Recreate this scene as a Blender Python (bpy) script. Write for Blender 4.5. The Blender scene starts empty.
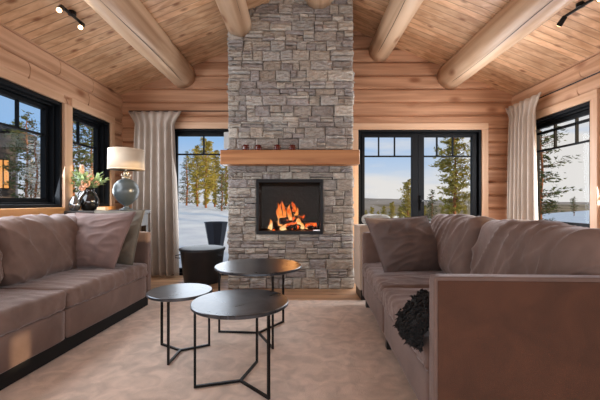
import bpy, bmesh, math, random
from mathutils import Vector, Matrix, noise
C = bpy.context.scene.collection
S = bpy.context.scene
PI = math.pi
R = math.radians

# ------------------------------------------------------------------ camera
F = 350.0           # focal length in pixels of the 600x400 frame
H = 1.10            # eye height
cam_d = bpy.data.cameras.new('camera')
cam = bpy.data.objects.new('camera', cam_d)
C.objects.link(cam)
cam_d.sensor_width = 36
cam_d.lens = F / 600 * 36
cam_d.shift_y = 2 / 600
cam_d.clip_start = 0.05
cam_d.clip_end = 2000
cam.location = (0, 0, H)
cam.rotation_euler = (R(90), 0, 0)
S.camera = cam
S.view_settings.view_transform = 'Standard'
S.view_settings.look = 'None'
S.view_settings.gamma = 1
S.view_settings.use_curve_mapping = False
S.view_settings.exposure = 0.05

# ------------------------------------------------------------------ world
W = bpy.data.worlds.new('winter_sky')
S.world = W
W.use_nodes = True
nt = W.node_tree
nt.nodes.clear()
N = nt.nodes.new
out = N('ShaderNodeOutputWorld'); bg = N('ShaderNodeBackground')
tc = N('ShaderNodeTexCoord'); sep = N('ShaderNodeSeparateXYZ')
ramp = N('ShaderNodeValToRGB')
nt.links.new(tc.outputs['Generated'], sep.inputs[0])
nt.links.new(sep.outputs['Z'], ramp.inputs[0])
e = ramp.color_ramp.elements
e[0].position = 0.0; e[0].color = (0.62, 0.60, 0.60, 1)
e[1].position = 0.60; e[1].color = (0.46, 0.50, 0.56, 1)
for p, c in ((0.06, (0.56, 0.62, 0.70, 1)), (0.17, (0.28, 0.46, 0.72, 1)), (0.30, (0.30, 0.45, 0.66, 1))):
    q = e.new(p); q.color = c
mapn = N('ShaderNodeMapping'); mapn.inputs['Scale'].default_value = (1.6, 1.6, 9)
mapn.inputs['Location'].default_value = (0.35, 0.2, 0.1)
nz = N('ShaderNodeTexNoise'); nz.inputs['Scale'].default_value = 1.5; nz.inputs['Detail'].default_value = 6
nt.links.new(tc.outputs['Generated'], mapn.inputs[0]); nt.links.new(mapn.outputs[0], nz.inputs[0])
addx = N('ShaderNodeMath'); addx.operation = 'MULTIPLY_ADD'
addx.inputs[1].default_value = 0.25
nt.links.new(sep.outputs['X'], addx.inputs[0]); nt.links.new(nz.outputs['Fac'], addx.inputs[2])
subz = N('ShaderNodeMath'); subz.operation = 'MULTIPLY_ADD'; subz.inputs[1].default_value = -0.9
nt.links.new(sep.outputs['Z'], subz.inputs[0]); nt.links.new(addx.outputs[0], subz.inputs[2])
cr = N('ShaderNodeValToRGB')
cr.color_ramp.elements[0].position = 0.38; cr.color_ramp.elements[1].position = 0.56
nt.links.new(subz.outputs[0], cr.inputs[0])
mx = N('ShaderNodeMixRGB'); mx.inputs[2].default_value = (0.74, 0.70, 0.66, 1)
nt.links.new(cr.outputs[0], mx.inputs[0]); nt.links.new(ramp.outputs[0], mx.inputs[1])
nt.links.new(mx.outputs[0], bg.inputs[0])
bg.inputs[1].default_value = 1.08
nt.links.new(bg.outputs[0], out.inputs[0])

# ------------------------------------------------------------------ sun, daylight and added fill
def light(name, kind, loc, rot, energy, color, **kw):
    d = bpy.data.lights.new(name, kind); d.energy = energy; d.color = color
    for k, v in kw.items(): setattr(d, k, v)
    o = bpy.data.objects.new(name, d); C.objects.link(o)
    o.location = loc; o.rotation_euler = rot
    return o
def aim(o, direction):
    o.rotation_euler = Vector(direction).to_track_quat('-Z', 'Y').to_euler()
sun = light('sun', 'SUN', (10, -10, 8), (0, 0, 0), 4.5, (1.0, 0.72, 0.42), angle=R(0.6))
aim(sun, (-0.85, 0.42, -0.085))
# added fill light behind the camera; the rear wall has no opening
a1 = light('rear_fill', 'AREA', (0.25, -1.25, 0.95), (0, 0, 0), 76, (0.93, 0.96, 1.0), shape='RECTANGLE', size=5.0, size_y=1.2)
aim(a1, (0, 1, -0.10))
# daylight falling in through the side windows and doors
a2 = light('left_window_daylight', 'AREA', (-2.60, 3.3, 1.62), (0, 0, 0), 64, (0.86, 0.93, 1.0), shape='RECTANGLE', size=2.8, size_y=1.0)
aim(a2, (1, 0, -0.25))
a3 = light('right_window_daylight', 'AREA', (3.10, 4.0, 1.5), (0, 0, 0), 62, (0.93, 0.97, 1.0), shape='RECTANGLE', size=0.7, size_y=1.2)
aim(a3, (-1, 0, -0.2))
a4 = light('door_daylight', 'AREA', (1.8, 5.15, 1.4), (0, 0, 0), 54, (0.93, 0.96, 1.0), shape='RECTANGLE', size=1.6, size_y=1.4)
aim(a4, (0, -1, -0.2))
a5 = light('left_door_daylight', 'AREA', (-1.42, 5.15, 1.3), (0, 0, 0), 14, (0.9, 0.95, 1.0), shape='RECTANGLE', size=0.8, size_y=1.6)
aim(a5, (0, -1, -0.2))

# ------------------------------------------------------------------ helpers
def srgb(r, g, b):
    f = lambda c: (c / 255 / 12.92) if c / 255 <= 0.04045 else ((c / 255 + 0.055) / 1.055) ** 2.4
    return (f(r), f(g), f(b), 1)

def px(x, y, d):
    return Vector(((x - 300) * d / F, d, H - (y - 202) * d / F))

class MB:
    def __init__(s): s.v = []; s.f = []; s.c = []
    def add(s, vs, fs, col=None):
        n = len(s.v); s.v += [tuple(v) for v in vs]; s.f += [tuple(i + n for i in f) for f in fs]
        s.c += [col] * len(vs)
    def box(s, x0, x1, y0, y1, z0, z1, col=None, M=None):
        vs = [Vector(p) for p in ((x0,y0,z0),(x1,y0,z0),(x1,y1,z0),(x0,y1,z0),(x0,y0,z1),(x1,y0,z1),(x1,y1,z1),(x0,y1,z1))]
        if M: vs = [M @ v for v in vs]
        s.add(vs, [(0,3,2,1),(4,5,6,7),(0,1,5,4),(1,2,6,5),(2,3,7,6),(3,0,4,7)], col)
    def tube(s, pts, rad, seg=8, cap=True, col=None):
        pts = [Vector(p) for p in pts]
        if not isinstance(rad, (list, tuple)): rad = [rad] * len(pts)
        vs = []; fs = []
        ref = None
        for i, p in enumerate(pts):
            a = pts[max(i - 1, 0)]; b = pts[min(i + 1, len(pts) - 1)]
            t = (b - a).normalized()
            if ref is None:
                ref = Vector((0, 0, 1)) if abs(t.z) < 0.9 else Vector((1, 0, 0))
            u = t.cross(ref).normalized(); w = u.cross(t).normalized(); ref = w
            for k in range(seg):
                an = 2 * PI * k / seg
                vs.append(p + (u * math.cos(an) + w * math.sin(an)) * rad[i])
        for i in range(len(pts) - 1):
            for k in range(seg):
                k2 = (k + 1) % seg
                fs.append((i*seg+k, i*seg+k2, (i+1)*seg+k2, (i+1)*seg+k))
        if cap:
            fs.append(tuple(range(seg - 1, -1, -1))); fs.append(tuple((len(pts)-1)*seg + k for k in range(seg)))
        s.add(vs, fs, col)
    def lathe(s, prof, center=(0, 0, 0), seg=32, col=None):
        cx, cy, cz = center; vs = []; fs = []
        for r, z in prof:
            for k in range(seg):
                an = 2 * PI * k / seg
                vs.append((cx + r * math.cos(an), cy + r * math.sin(an), cz + z))
        for i in range(len(prof) - 1):
            for k in range(seg):
                k2 = (k + 1) % seg
                fs.append((i*seg+k, i*seg+k2, (i+1)*seg+k2, (i+1)*seg+k))
        if prof[0][0] > 1e-4: fs.append(tuple(range(seg - 1, -1, -1)))
        if prof[-1][0] > 1e-4: fs.append(tuple((len(prof)-1)*seg + k for k in range(seg)))
        s.add(vs, fs, col)
    def build(s, name, m, parent=None, smooth=False, bevel=0):
        me = bpy.data.meshes.new(name); me.from_pydata(s.v, [], s.f); me.update()
        if any(c is not None for c in s.c):
            ca = me.color_attributes.new('tone', 'FLOAT_COLOR', 'POINT')
            for i, c in enumerate(s.c):
                c = c or (1, 1, 1)
                ca.data[i].color = (c[0], c[1], c[2], 1)
        o = bpy.data.objects.new(name, me); C.objects.link(o)
        me.materials.append(m)
        if parent: o.parent = parent
        if bevel:
            b = o.modifiers.new('bevel', 'BEVEL'); b.width = bevel; b.segments = 2; b.limit_method = 'ANGLE'
            b.harden_normals = False
        if smooth:
            for p in me.polygons: p.use_smooth = True
        return o

def tag(o, label=None, cat=None, group=None, kind=None):
    if label: o['label'] = label
    if cat: o['category'] = cat
    if group: o['group'] = group
    if kind: o['kind'] = kind
    return o
def empty(name, loc=(0, 0, 0), rz=0, **k):
    o = bpy.data.objects.new(name, None); C.objects.link(o); o.location = loc; o.rotation_euler = (0, 0, rz)
    o.empty_display_size = 0.1
    return tag(o, **k)
def struct(o): o['kind'] = 'structure'; return o
def copy_tree(o, parent=None):
    c = o.copy(); C.objects.link(c)
    if parent: c.parent = parent
    for ch in [x for x in bpy.data.objects if x.parent == o]:
        copy_tree(ch, c)
    return c

# ------------------------------------------------------------------ materials
def newmat(name):
    m = bpy.data.materials.new(name); m.use_nodes = True
    t = m.node_tree; t.nodes.clear()
    o = t.nodes.new('ShaderNodeOutputMaterial'); b = t.nodes.new('ShaderNodeBsdfPrincipled')
    t.links.new(b.outputs[0], o.inputs[0])
    return m, t, b, o
def plain(name, col, rough=0.5, metal=0, bump=0, bscale=60, sheen=0, var=0, coat=0, vscale=4):
    m, t, b, o = newmat(name)
    b.inputs['Base Color'].default_value = col; b.inputs['Roughness'].default_value = rough
    b.inputs['Metallic'].default_value = metal
    if sheen:
        b.inputs['Sheen Weight'].default_value = sheen; b.inputs['Sheen Roughness'].default_value = 0.4
    if coat: b.inputs['Coat Weight'].default_value = coat
    tcn = t.nodes.new('ShaderNodeTexCoord')
    if var:
        n = t.nodes.new('ShaderNodeTexNoise'); n.inputs['Scale'].default_value = vscale; n.inputs['Detail'].default_value = 5
        t.links.new(tcn.outputs['Object'], n.inputs[0])
        r = t.nodes.new('ShaderNodeValToRGB')
        r.color_ramp.elements[0].position = 0.3; r.color_ramp.elements[1].position = 0.7
        r.color_ramp.elements[0].color = tuple(c * (1 - var) for c in col[:3]) + (1,)
        r.color_ramp.elements[1].color = tuple(min(1, c * (1 + var)) for c in col[:3]) + (1,)
        t.links.new(n.outputs['Fac'], r.inputs[0]); t.links.new(r.outputs[0], b.inputs['Base Color'])
    if bump:
        n = t.nodes.new('ShaderNodeTexNoise'); n.inputs['Scale'].default_value = bscale; n.inputs['Detail'].default_value = 4
        t.links.new(tcn.outputs['Object'], n.inputs[0])
        bp = t.nodes.new('ShaderNodeBump'); bp.inputs['Strength'].default_value = bump; bp.inputs['Distance'].default_value = 0.01
        t.links.new(n.outputs['Fac'], bp.inputs['Height']); t.links.new(bp.outputs[0], b.inputs['Normal'])
    return m

def wood(name, light_c, dark_c, axis='X', knot=(0.20, 0.06, 0.02, 1), knots=True, rough=0.5, board=None, gscale=1.0, kden=5.0, ksize=0.1, gdark=.35):
    """axis = direction of the grain; board = (axis, width) tongue-and-groove boards"""
    m, t, b, o = newmat(name)
    L = t.links.new; nn = t.nodes.new
    tcn = nn('ShaderNodeTexCoord'); mp = nn('ShaderNodeMapping')
    sc = {'X': (0.8, 14, 14), 'Y': (14, 0.8, 14), 'Z': (14, 14, 0.8)}[axis]
    mp.inputs['Scale'].default_value = tuple(c * gscale for c in sc)
    L(tcn.outputs['Object'], mp.inputs[0])
    n1 = nn('ShaderNodeTexNoise'); n1.inputs['Scale'].default_value = 1; n1.inputs['Detail'].default_value = 6
    n1.inputs['Distortion'].default_value = 0.6
    L(mp.outputs[0], n1.inputs[0])
    r = nn('ShaderNodeValToRGB')
    r.color_ramp.elements[0].position = 0.32; r.color_ramp.elements[0].color = dark_c
    r.color_ramp.elements[1].position = 0.62; r.color_ramp.elements[1].color = light_c
    L(n1.outputs['Fac'], r.inputs[0])
    cur = r.outputs[0]
    height = None
    if board:
        bax, bw = board
        sp = nn('ShaderNodeSeparateXYZ'); L(tcn.outputs['Object'], sp.inputs[0])
        dv = nn('ShaderNodeMath'); dv.operation = 'DIVIDE'; dv.inputs[1].default_value = bw
        L(sp.outputs[bax], dv.inputs[0])
        fl = nn('ShaderNodeMath'); fl.operation = 'FLOOR'; L(dv.outputs[0], fl.inputs[0])
        fr = nn('ShaderNodeMath'); fr.operation = 'FRACT'; L(dv.outputs[0], fr.inputs[0])
        wn = nn('ShaderNodeTexWhiteNoise'); wn.noise_dimensions = '1D'; L(fl.outputs[0], wn.inputs['W'])
        mr = nn('ShaderNodeMapRange'); mr.inputs['To Min'].default_value = 0.78; mr.inputs['To Max'].default_value = 1.12
        L(wn.outputs['Value'], mr.inputs['Value'])
        hs = nn('ShaderNodeHueSaturation'); L(mr.outputs[0], hs.inputs['Value']); L(cur, hs.inputs['Color'])
        cur = hs.outputs[0]
        pp = nn('ShaderNodeMath'); pp.operation = 'PINGPONG'; pp.inputs[1].default_value = 0.5; L(fr.outputs[0], pp.inputs[0])
        gr = nn('ShaderNodeMapRange'); gr.inputs['From Max'].default_value = 0.07; gr.inputs['To Min'].default_value = 0; gr.inputs['To Max'].default_value = 1
        L(pp.outputs[0], gr.inputs['Value'])
        height = gr.outputs[0]
        mg = nn('ShaderNodeMixRGB'); mg.inputs[1].default_value = tuple(c * gdark for c in dark_c[:3]) + (1,)
        L(gr.outputs[0], mg.inputs[0]); L(cur, mg.inputs[2]); cur = mg.outputs[0]
    if knots:
        mk = nn('ShaderNodeMapping')
        ks = {'X': (0.45, 1, 1), 'Y': (1, 0.45, 1), 'Z': (1, 1, 0.45)}[axis]
        mk.inputs['Scale'].default_value = ks
        mk.inputs['Location'].default_value = (0.37, 0.11, 0.53)
        L(tcn.outputs['Object'], mk.inputs[0])
        vo = nn('ShaderNodeTexVoronoi'); vo.inputs['Scale'].default_value = kden
        L(mk.outputs[0], vo.inputs[0])
        kr = nn('ShaderNodeValToRGB')
        kr.color_ramp.elements[0].position = ksize * 0.5; kr.color_ramp.elements[0].color = (1, 1, 1, 1)
        kr.color_ramp.elements[1].position = ksize * 1.5; kr.color_ramp.elements[1].color = (0, 0, 0, 1)
        L(vo.outputs['Distance'], kr.inputs[0])
        mm = nn('ShaderNodeMath'); mm.operation = 'MULTIPLY'; mm.inputs[1].default_value = 0.8
        L(kr.outputs[0], mm.inputs[0])
        m2 = nn('ShaderNodeMixRGB'); m2.inputs[2].default_value = knot
        L(mm.outputs[0], m2.inputs[0]); L(cur, m2.inputs[1]); cur = m2.outputs[0]
    L(cur, b.inputs['Base Color'])
    b.inputs['Roughness'].default_value = rough
    bp = nn('ShaderNodeBump'); bp.inputs['Strength'].default_value = 0.15; bp.inputs['Distance'].default_value = 0.004
    L(n1.outputs['Fac'], bp.inputs['Height'])
    if height is not None:
        b2 = nn('ShaderNodeBump'); b2.inputs['Strength'].default_value = 0.5; b2.inputs['Distance'].default_value = 0.006
        L(height, b2.inputs['Height']); L(bp.outputs[0], b2.inputs['Normal']); L(b2.outputs[0], b.inputs['Normal'])
    else:
        L(bp.outputs[0], b.inputs['Normal'])
    return m

M = {}
wl, wd = srgb(198, 152, 120), srgb(160, 114, 84)
M['log_x'] = wood('log_wall_back', wl, wd, 'X', kden=3.0, ksize=0.11)
M['log_y'] = wood('log_wall_side', srgb(212, 172, 142), srgb(176, 134, 102), 'Y', kden=3.0, ksize=0.11)
M['ceiling'] = wood('ceiling_boards', srgb(228, 188, 150), srgb(194, 148, 110), 'X', board=('Y', 0.105), kden=6.5, ksize=0.15, gdark=.55, rough=0.42)
M['beam'] = wood('round_log', srgb(214, 184, 154), srgb(160, 124, 94), 'Y', kden=3.6, ksize=0.13, rough=0.42, gscale=0.45)
M['casing'] = wood('window_casing', srgb(216, 180, 150), srgb(200, 160, 128), 'Z', knots=False)
M['casing_h'] = wood('window_casing_rail', srgb(216, 180, 150), srgb(200, 160, 128), 'X', knots=False)
M['casing_y'] = wood('window_casing_side_rail', srgb(216, 180, 150), srgb(200, 160, 128), 'Y', knots=False)
M['sill'] = wood('window_sill_wood', srgb(226, 168, 106), srgb(206, 142, 84), 'Y', knots=False)
M['floor'] = wood('oak_floor', srgb(206, 164, 128), srgb(178, 134, 98), 'X', board=('Y', 0.16), kden=2, ksize=0.05, rough=0.35)
M['mantel'] = wood('mantel_wood', srgb(194, 138, 90), srgb(160, 104, 62), 'X', kden=2.2, ksize=0.08, rough=0.45)
M['black_frame'] = plain('black_window_paint', srgb(9, 13, 19), 0.55)
M['black_frame'].node_tree.nodes['Principled BSDF'].inputs['Specular IOR Level'].default_value = 0.2
M['black_metal'] = plain('black_metal', srgb(20, 20, 22), 0.38, 0.6)
M['dark_leg'] = plain('dark_leg', srgb(18, 15, 14), 0.4)
M['sofa_shade'] = plain('black_sofa_shade', srgb(8, 7, 7), 0.95)  # near-black colour for the shade below the sofas
M['dark_wood'] = plain('dark_stained_wood', srgb(40, 32, 28), 0.45, var=0.2)

def glass(name, tint=(0.97, 0.985, 1, 1), refl=1.0, ior=1.4):
    m, t, b, o = newmat(name); t.nodes.remove(b)
    L = t.links.new
    tr = t.nodes.new('ShaderNodeBsdfTransparent'); tr.inputs[0].default_value = tint
    gl = t.nodes.new('ShaderNodeBsdfGlossy'); gl.inputs['Roughness'].default_value = 0.02
    fr = t.nodes.new('ShaderNodeFresnel'); fr.inputs[0].default_value = ior
    ml = t.nodes.new('ShaderNodeMath'); ml.operation = 'MULTIPLY'; ml.inputs[1].default_value = refl
    mxs = t.nodes.new('ShaderNodeMixShader')
    L(fr.outputs[0], ml.inputs[0]); L(ml.outputs[0], mxs.inputs[0]); L(tr.outputs[0], mxs.inputs[1]); L(gl.outputs[0], mxs.inputs[2])
    L(mxs.outputs[0], o.inputs[0])
    return m
M['glass'] = glass('window_glass', refl=0.015)
M['fire_glass'] = glass('fire_glass', (0.92, 0.92, 0.92, 1), 0.10)

def stone_mat():
    m, t, b, o = newmat('ledge_stone'); L = t.links.new; nn = t.nodes.new
    at = nn('ShaderNodeAttribute'); at.attribute_name = 'tone'
    tcn = nn('ShaderNodeTexCoord'); mp = nn('ShaderNodeMapping'); mp.inputs['Scale'].default_value = (1, 1, 2.6)
    L(tcn.outputs['Object'], mp.inputs[0])
    n = nn('ShaderNodeTexNoise'); n.inputs['Scale'].default_value = 14; n.inputs['Detail'].default_value = 8; n.inputs['Roughness'].default_value = 0.7
    L(mp.outputs[0], n.inputs[0])
    r = nn('ShaderNodeMapRange'); r.inputs['From Min'].default_value = 0.3; r.inputs['From Max'].default_value = 0.7
    r.inputs['To Min'].default_value = 0.62; r.inputs['To Max'].default_value = 1.22
    L(n.outputs['Fac'], r.inputs['Value'])
    hs = nn('ShaderNodeHueSaturation'); L(at.outputs['Color'], hs.inputs['Color']); L(r.outputs[0], hs.inputs['Value'])
    L(hs.outputs[0], b.inputs['Base Color']); b.inputs['Roughness'].default_value = 0.85
    bp = nn('ShaderNodeBump'); bp.inputs['Strength'].default_value = 0.9; bp.inputs['Distance'].default_value = 0.03
    L(n.outputs['Fac'], bp.inputs['Height']); L(bp.outputs[0], b.inputs['Normal'])
    return m
M['stone'] = stone_mat()
M['mortar'] = plain('dark_mortar', srgb(44, 41, 38), 0.95)

def fabric(name, col, sheen=0.5, var=0.18, weave=500, vscale=5, bump=0.25, rough=0.85):
    m, t, b, o = newmat(name); L = t.links.new; nn = t.nodes.new
    tcn = nn('ShaderNodeTexCoord')
    n = nn('ShaderNodeTexNoise'); n.inputs['Scale'].default_value = vscale; n.inputs['Detail'].default_value = 6; n.inputs['Distortion'].default_value = 0.8
    L(tcn.outputs['Object'], n.inputs[0])
    r = nn('ShaderNodeValToRGB'); r.color_ramp.elements[0].position = 0.35; r.color_ramp.elements[1].position = 0.68
    r.color_ramp.elements[0].color = tuple(c * (1 - var) for c in col[:3]) + (1,)
    r.color_ramp.elements[1].color = tuple(c * (1 + var) for c in col[:3]) + (1,)
    L(n.outputs['Fac'], r.inputs[0]); L(r.outputs[0], b.inputs['Base Color'])
    b.inputs['Roughness'].default_value = rough
    b.inputs['Sheen Weight'].default_value = sheen; b.inputs['Sheen Roughness'].default_value = 0.35
    b.inputs['Sheen Tint'].default_value = (0.9, 0.85, 0.88, 1)
    n2 = nn('ShaderNodeTexNoise'); n2.inputs['Scale'].default_value = weave; L(tcn.outputs['Object'], n2.inputs[0])
    bp = nn('ShaderNodeBump'); bp.inputs['Strength'].default_value = bump; bp.inputs['Distance'].default_value = 0.003
    L(n2.outputs['Fac'], bp.inputs['Height']); L(bp.outputs[0], b.inputs['Normal'])
    return m
M['velvet'] = fabric('taupe_velvet', srgb(108, 87, 79), 0.4)
M['velvet_l'] = fabric('taupe_velvet_light', srgb(115, 93, 84), 0.5)
M['outer'] = fabric('brown_panel', srgb(78, 47, 31), 0.0, weave=300, bump=0.5)
M['pillow_a'] = fabric('mauve_pillow_fabric', srgb(122, 100, 95), 0.35)
M['pillow_b'] = fabric('grey_linen', srgb(112, 104, 92), 0.1, weave=350)
M['pillow_c'] = fabric('taupe_pillow_fabric', srgb(102, 87, 83), 0.3)
M['curtain'] = fabric('curtain_linen', srgb(180, 167, 156), 0.1, 0.06, weave=400, rough=0.9)
M['rug'] = fabric('beige_carpet', srgb(212, 192, 178), 0.15, 0.17, weave=160, vscale=8, bump=0.9, rough=0.95)
M['fur'] = plain('black_fur', srgb(14, 13, 14), 0.95, bump=1.0, bscale=90)
M['snow'] = plain('snow', srgb(240, 243, 250), 0.8, bump=1, bscale=5, var=0.12, vscale=1.2)

# ------------------------------------------------------------------ room shell
XL, XR, YB, YR = -2.67, 3.18, 5.25, -1.6
ZW = 2.70; SL = 0.41; XC = (XL + XR) / 2
ZR = ZW + (XR - XL) / 2 * SL
def ceil(x): return ZW + min(x - XL, XR - x) * SL

LOG = 0.20
def log_wall(name, axis, a0, a1, plane, sgn, z0, z1, holes, m, thick=0.16, gable=False, seed=1, phase=0.0, joints=True):
    """courses of rounded logs; sgn = direction into the room; holes = (a0,a1,z0,z1)"""
    rnd = random.Random(seed); mb = MB()
    z = phase - LOG
    while z < z1 - 1e-4:
        c0, c1 = z, z + LOG
        lo, hi = max(c0, z0), min(c1, z1)
        z += LOG
        if hi - lo < 0.005: continue
        A0, A1 = a0, a1
        if gable and lo > ZW:
            w = (lo - ZW) / SL; A0, A1 = a0 + w, a1 - w
            if A1 - A0 < 0.05: continue
        cuts = sorted({lo, hi} | {h for H_ in holes for h in (H_[2], H_[3]) if lo < h < hi})
        for k in range(len(cuts) - 1):
            l, h = cuts[k], cuts[k + 1]
            spans = [(A0, A1)]
            for (b0, b1, y0, y1) in holes:
                if y0 < (l + h) / 2 < y1:
                    ns = []
                    for s0, s1 in spans:
                        if b1 <= s0 or b0 >= s1: ns.append((s0, s1)); continue
                        if b0 > s0: ns.append((s0, b0))
                        if b1 < s1: ns.append((b1, s1))
                    spans = ns
            for s0, s1 in spans:
                # joints along the course
                js = [s0]; 
                jp = s0 + rnd.uniform(0.4, .9) if joints else 1e9
                while jp < s1 - 0.4:
                    js.append(jp); jp += rnd.uniform(.55, 1.15)
                js.append(s1)
                for j in range(len(js) - 1):
                    prof = []
                    n = 9
                    for i in range(n + 1):
                        zz_ = l + (h - l) * i / n
                        q = (zz_ - c0) / LOG * 2 - 1
                        d = 0.034 * (1 - abs(q) ** 8) ** 0.5 if abs(q) < 1 else 0
                        prof.append((d - 0.022, zz_, .045 * (1 - q * q)))
                    e0 = js[j] + (0.007 if j else 0); e1 = js[j + 1] - (0.007 if j < len(js) - 2 else 0)
                    pr = [(-thick, l, 0)] + prof + [(-thick, h, 0)]
                    vs = []
                    for ei, en in enumerate((e0, e1)):
                        for d, zv, cv in pr:
                            e_ = en + (cv if (ei == 0 and j) or (ei == 1 and j < len(js) - 2) else 0)
                            p = plane + sgn * d
                            vs.append((e_, p, zv) if axis == 'X' else (p, e_, zv))
                    m_ = len(pr)
                    fs = [(i, i + 1, m_ + i + 1, m_ + i) for i in range(m_ - 1)] + [(m_ - 1, 0, m_, 2 * m_ - 1), tuple(range(m_)), tuple(range(2 * m_ - 1, m_ - 1, -1))]
                    mb.add(vs, fs)
    o = mb.build(name, m)
    bm = bmesh.new(); bm.from_mesh(o.data); bmesh.ops.recalc_face_normals(bm, faces=bm.faces); bm.to_mesh(o.data); bm.free()
    return struct(o)

W1 = (2.45, 3.91, 1.04, 2.206)
W2 = (4.045, 4.89, 1.04, 2.206)
W3 = (3.80, 4.97, 0.75, 2.206)      # right window in view
W4 = (0.95, 2.05, 0.35, 2.206)       # added unseen opening nearer the camera, lets low sun onto lamp and left wall
W5 = (-0.53, -0.17, 0.50, 0.90)        # added unseen opening that throws a sun patch on the left sofa base
D1 = (0.87, 2.715, 0.0, 2.18)
D2 = (-2.02, -0.93, 0.0, 2.195)
log_wall('wall_left', 'Y', YR, YB, XL, 1, 0, ZW, [W1, W2], M['log_y'], seed=2, phase=.09)
log_wall('wall_right', 'Y', YR, YB, XR, -1, 0, ZW + 0.0, [W3, W4, W5], M['log_y'], seed=3, phase=.09)
log_wall('wall_back', 'X', XL - 0.16, XR + 0.16, YB, -1, 0, ZR + 0.05, [D1, D2], M['log_x'], gable=True, seed=5, joints=False)
log_wall('wall_rear', 'X', XL - 0.16, XR + 0.16, YR, 1, 0, ZR + 0.05, [], M['log_x'], gable=True, seed=7, joints=False)

mb = MB(); mb.box(XL - 0.16, XR + 0.16, YR - 0.16, YB + 0.16, -0.12, 0)
struct(mb.build('floor', M['floor']))
mb = MB()
t = 0.22
y0, y1 = YR - 0.3, YB + 0.6
eL, eR = XL - 0.5, XR + 0.5
for (xa, za, xb, zb) in ((eL, ZW - 0.5 * SL, XC, ZR), (XC, ZR, eR, ZW - 0.5 * SL)):
    vs = [(xa, y0, za), (xb, y0, zb), (xb, y1, zb), (xa, y1, za), (xa, y0, za + t), (xb, y0, zb + t), (xb, y1, zb + t), (xa, y1, za + t)]
    mb.add(vs, [(0,3,2,1),(4,5,6,7),(0,1,5,4),(1,2,6,5),(2,3,7,6),(3,0,4,7)])
struct(mb.build('ceiling', M['ceiling']))

# baseboards
for i, (nm, bx) in enumerate((('baseboard_left', (XL + .02, XL + .045, YR, YB, 0, .1)), ('baseboard_right', (XR - .045, XR - .02, YR, YB, 0, .1)))):
    mb = MB(); mb.box(*bx); struct(mb.build(nm, M['casing_y'], bevel=0.004))
for (a, b, nm) in ((XL + .05, D2[0] - .1, 'baseboard_back_left'), (D1[1] + .11, XR - .05, 'baseboard_back_right')):
    mb = MB(); mb.box(a, b, YB - .045, YB - .02, 0, .1); struct(mb.build(nm, M['casing_h'], bevel=0.004))

# ------------------------------------------------------------------ round log beams
def beam(x, z, r, y0, y1, label, seed, lean=0.0):
    rnd = random.Random(seed); mb = MB(); seg = 28; n = 40
    vs = []; fs = []
    for i in range(n + 1):
        y = y0 + (y1 - y0) * i / n
        for k in range(seg):
            a = 2 * PI * k / seg
            rr = r * (1 + 0.05 * noise.noise(Vector((math.cos(a) * 1.3 + seed, y * 0.9, math.sin(a) * 1.3))))
            vs.append((x + rr * math.cos(a), y, z + rr * math.sin(a)))
    for i in range(n):
        for k in range(seg):
            k2 = (k + 1) % seg
            fs.append((i*seg+k, (i+1)*seg+k, (i+1)*seg+k2, i*seg+k2))
    fs.append(tuple(range(seg))); fs.append(tuple(n*seg + k for k in range(seg - 1, -1, -1)))
    mb.add(vs, fs)
    o = mb.build('ceiling_beam', M['beam'], smooth=True)
    tag(o, label, 'beam', 'round log beams under the ceiling')
    # drying crack along the log
    ck = MB(); ang = R(-62 if x < 0 else -118) + rnd.uniform(-.15, .15)
    pts = []
    for i in range(24):
        y = y0 + (y1 - y0) * (0.30 + 0.66 * i / 23)
        a = ang + 0.07 * math.sin(i * 0.4)
        pts.append((x + r * 0.995 * math.cos(a), y, z + r * 0.995 * math.sin(a)))
    ck.tube(pts, [0.0015] + [0.0035] * 22 + [0.001], 5)
    ck.build('crack', M['dark_wood'], o)
    return o
beam(-1.75, 2.99, 0.19, YR + .02, YB - .01, 'thick round log beam under left ceiling slope, nearest the left windows', 1)
beam(-0.77, 3.34, 0.16, YR + .02, 4.44, 'round log beam ending against left edge of the stone chimney', 2)
beam(0.24, 3.74, 0.20, YR + .02, 4.44, 'ridge log beam ending at the top centre of the stone chimney', 3)
beam(1.19, 3.36, 0.165, YR + .02, YB - .01, 'round log beam just right of the stone chimney ending at the back wall', 4)
beam(2.24, 2.98, 0.19, YR + .02, YB - .01, 'thick round log beam under right ceiling slope with a long crack', 5)

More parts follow.
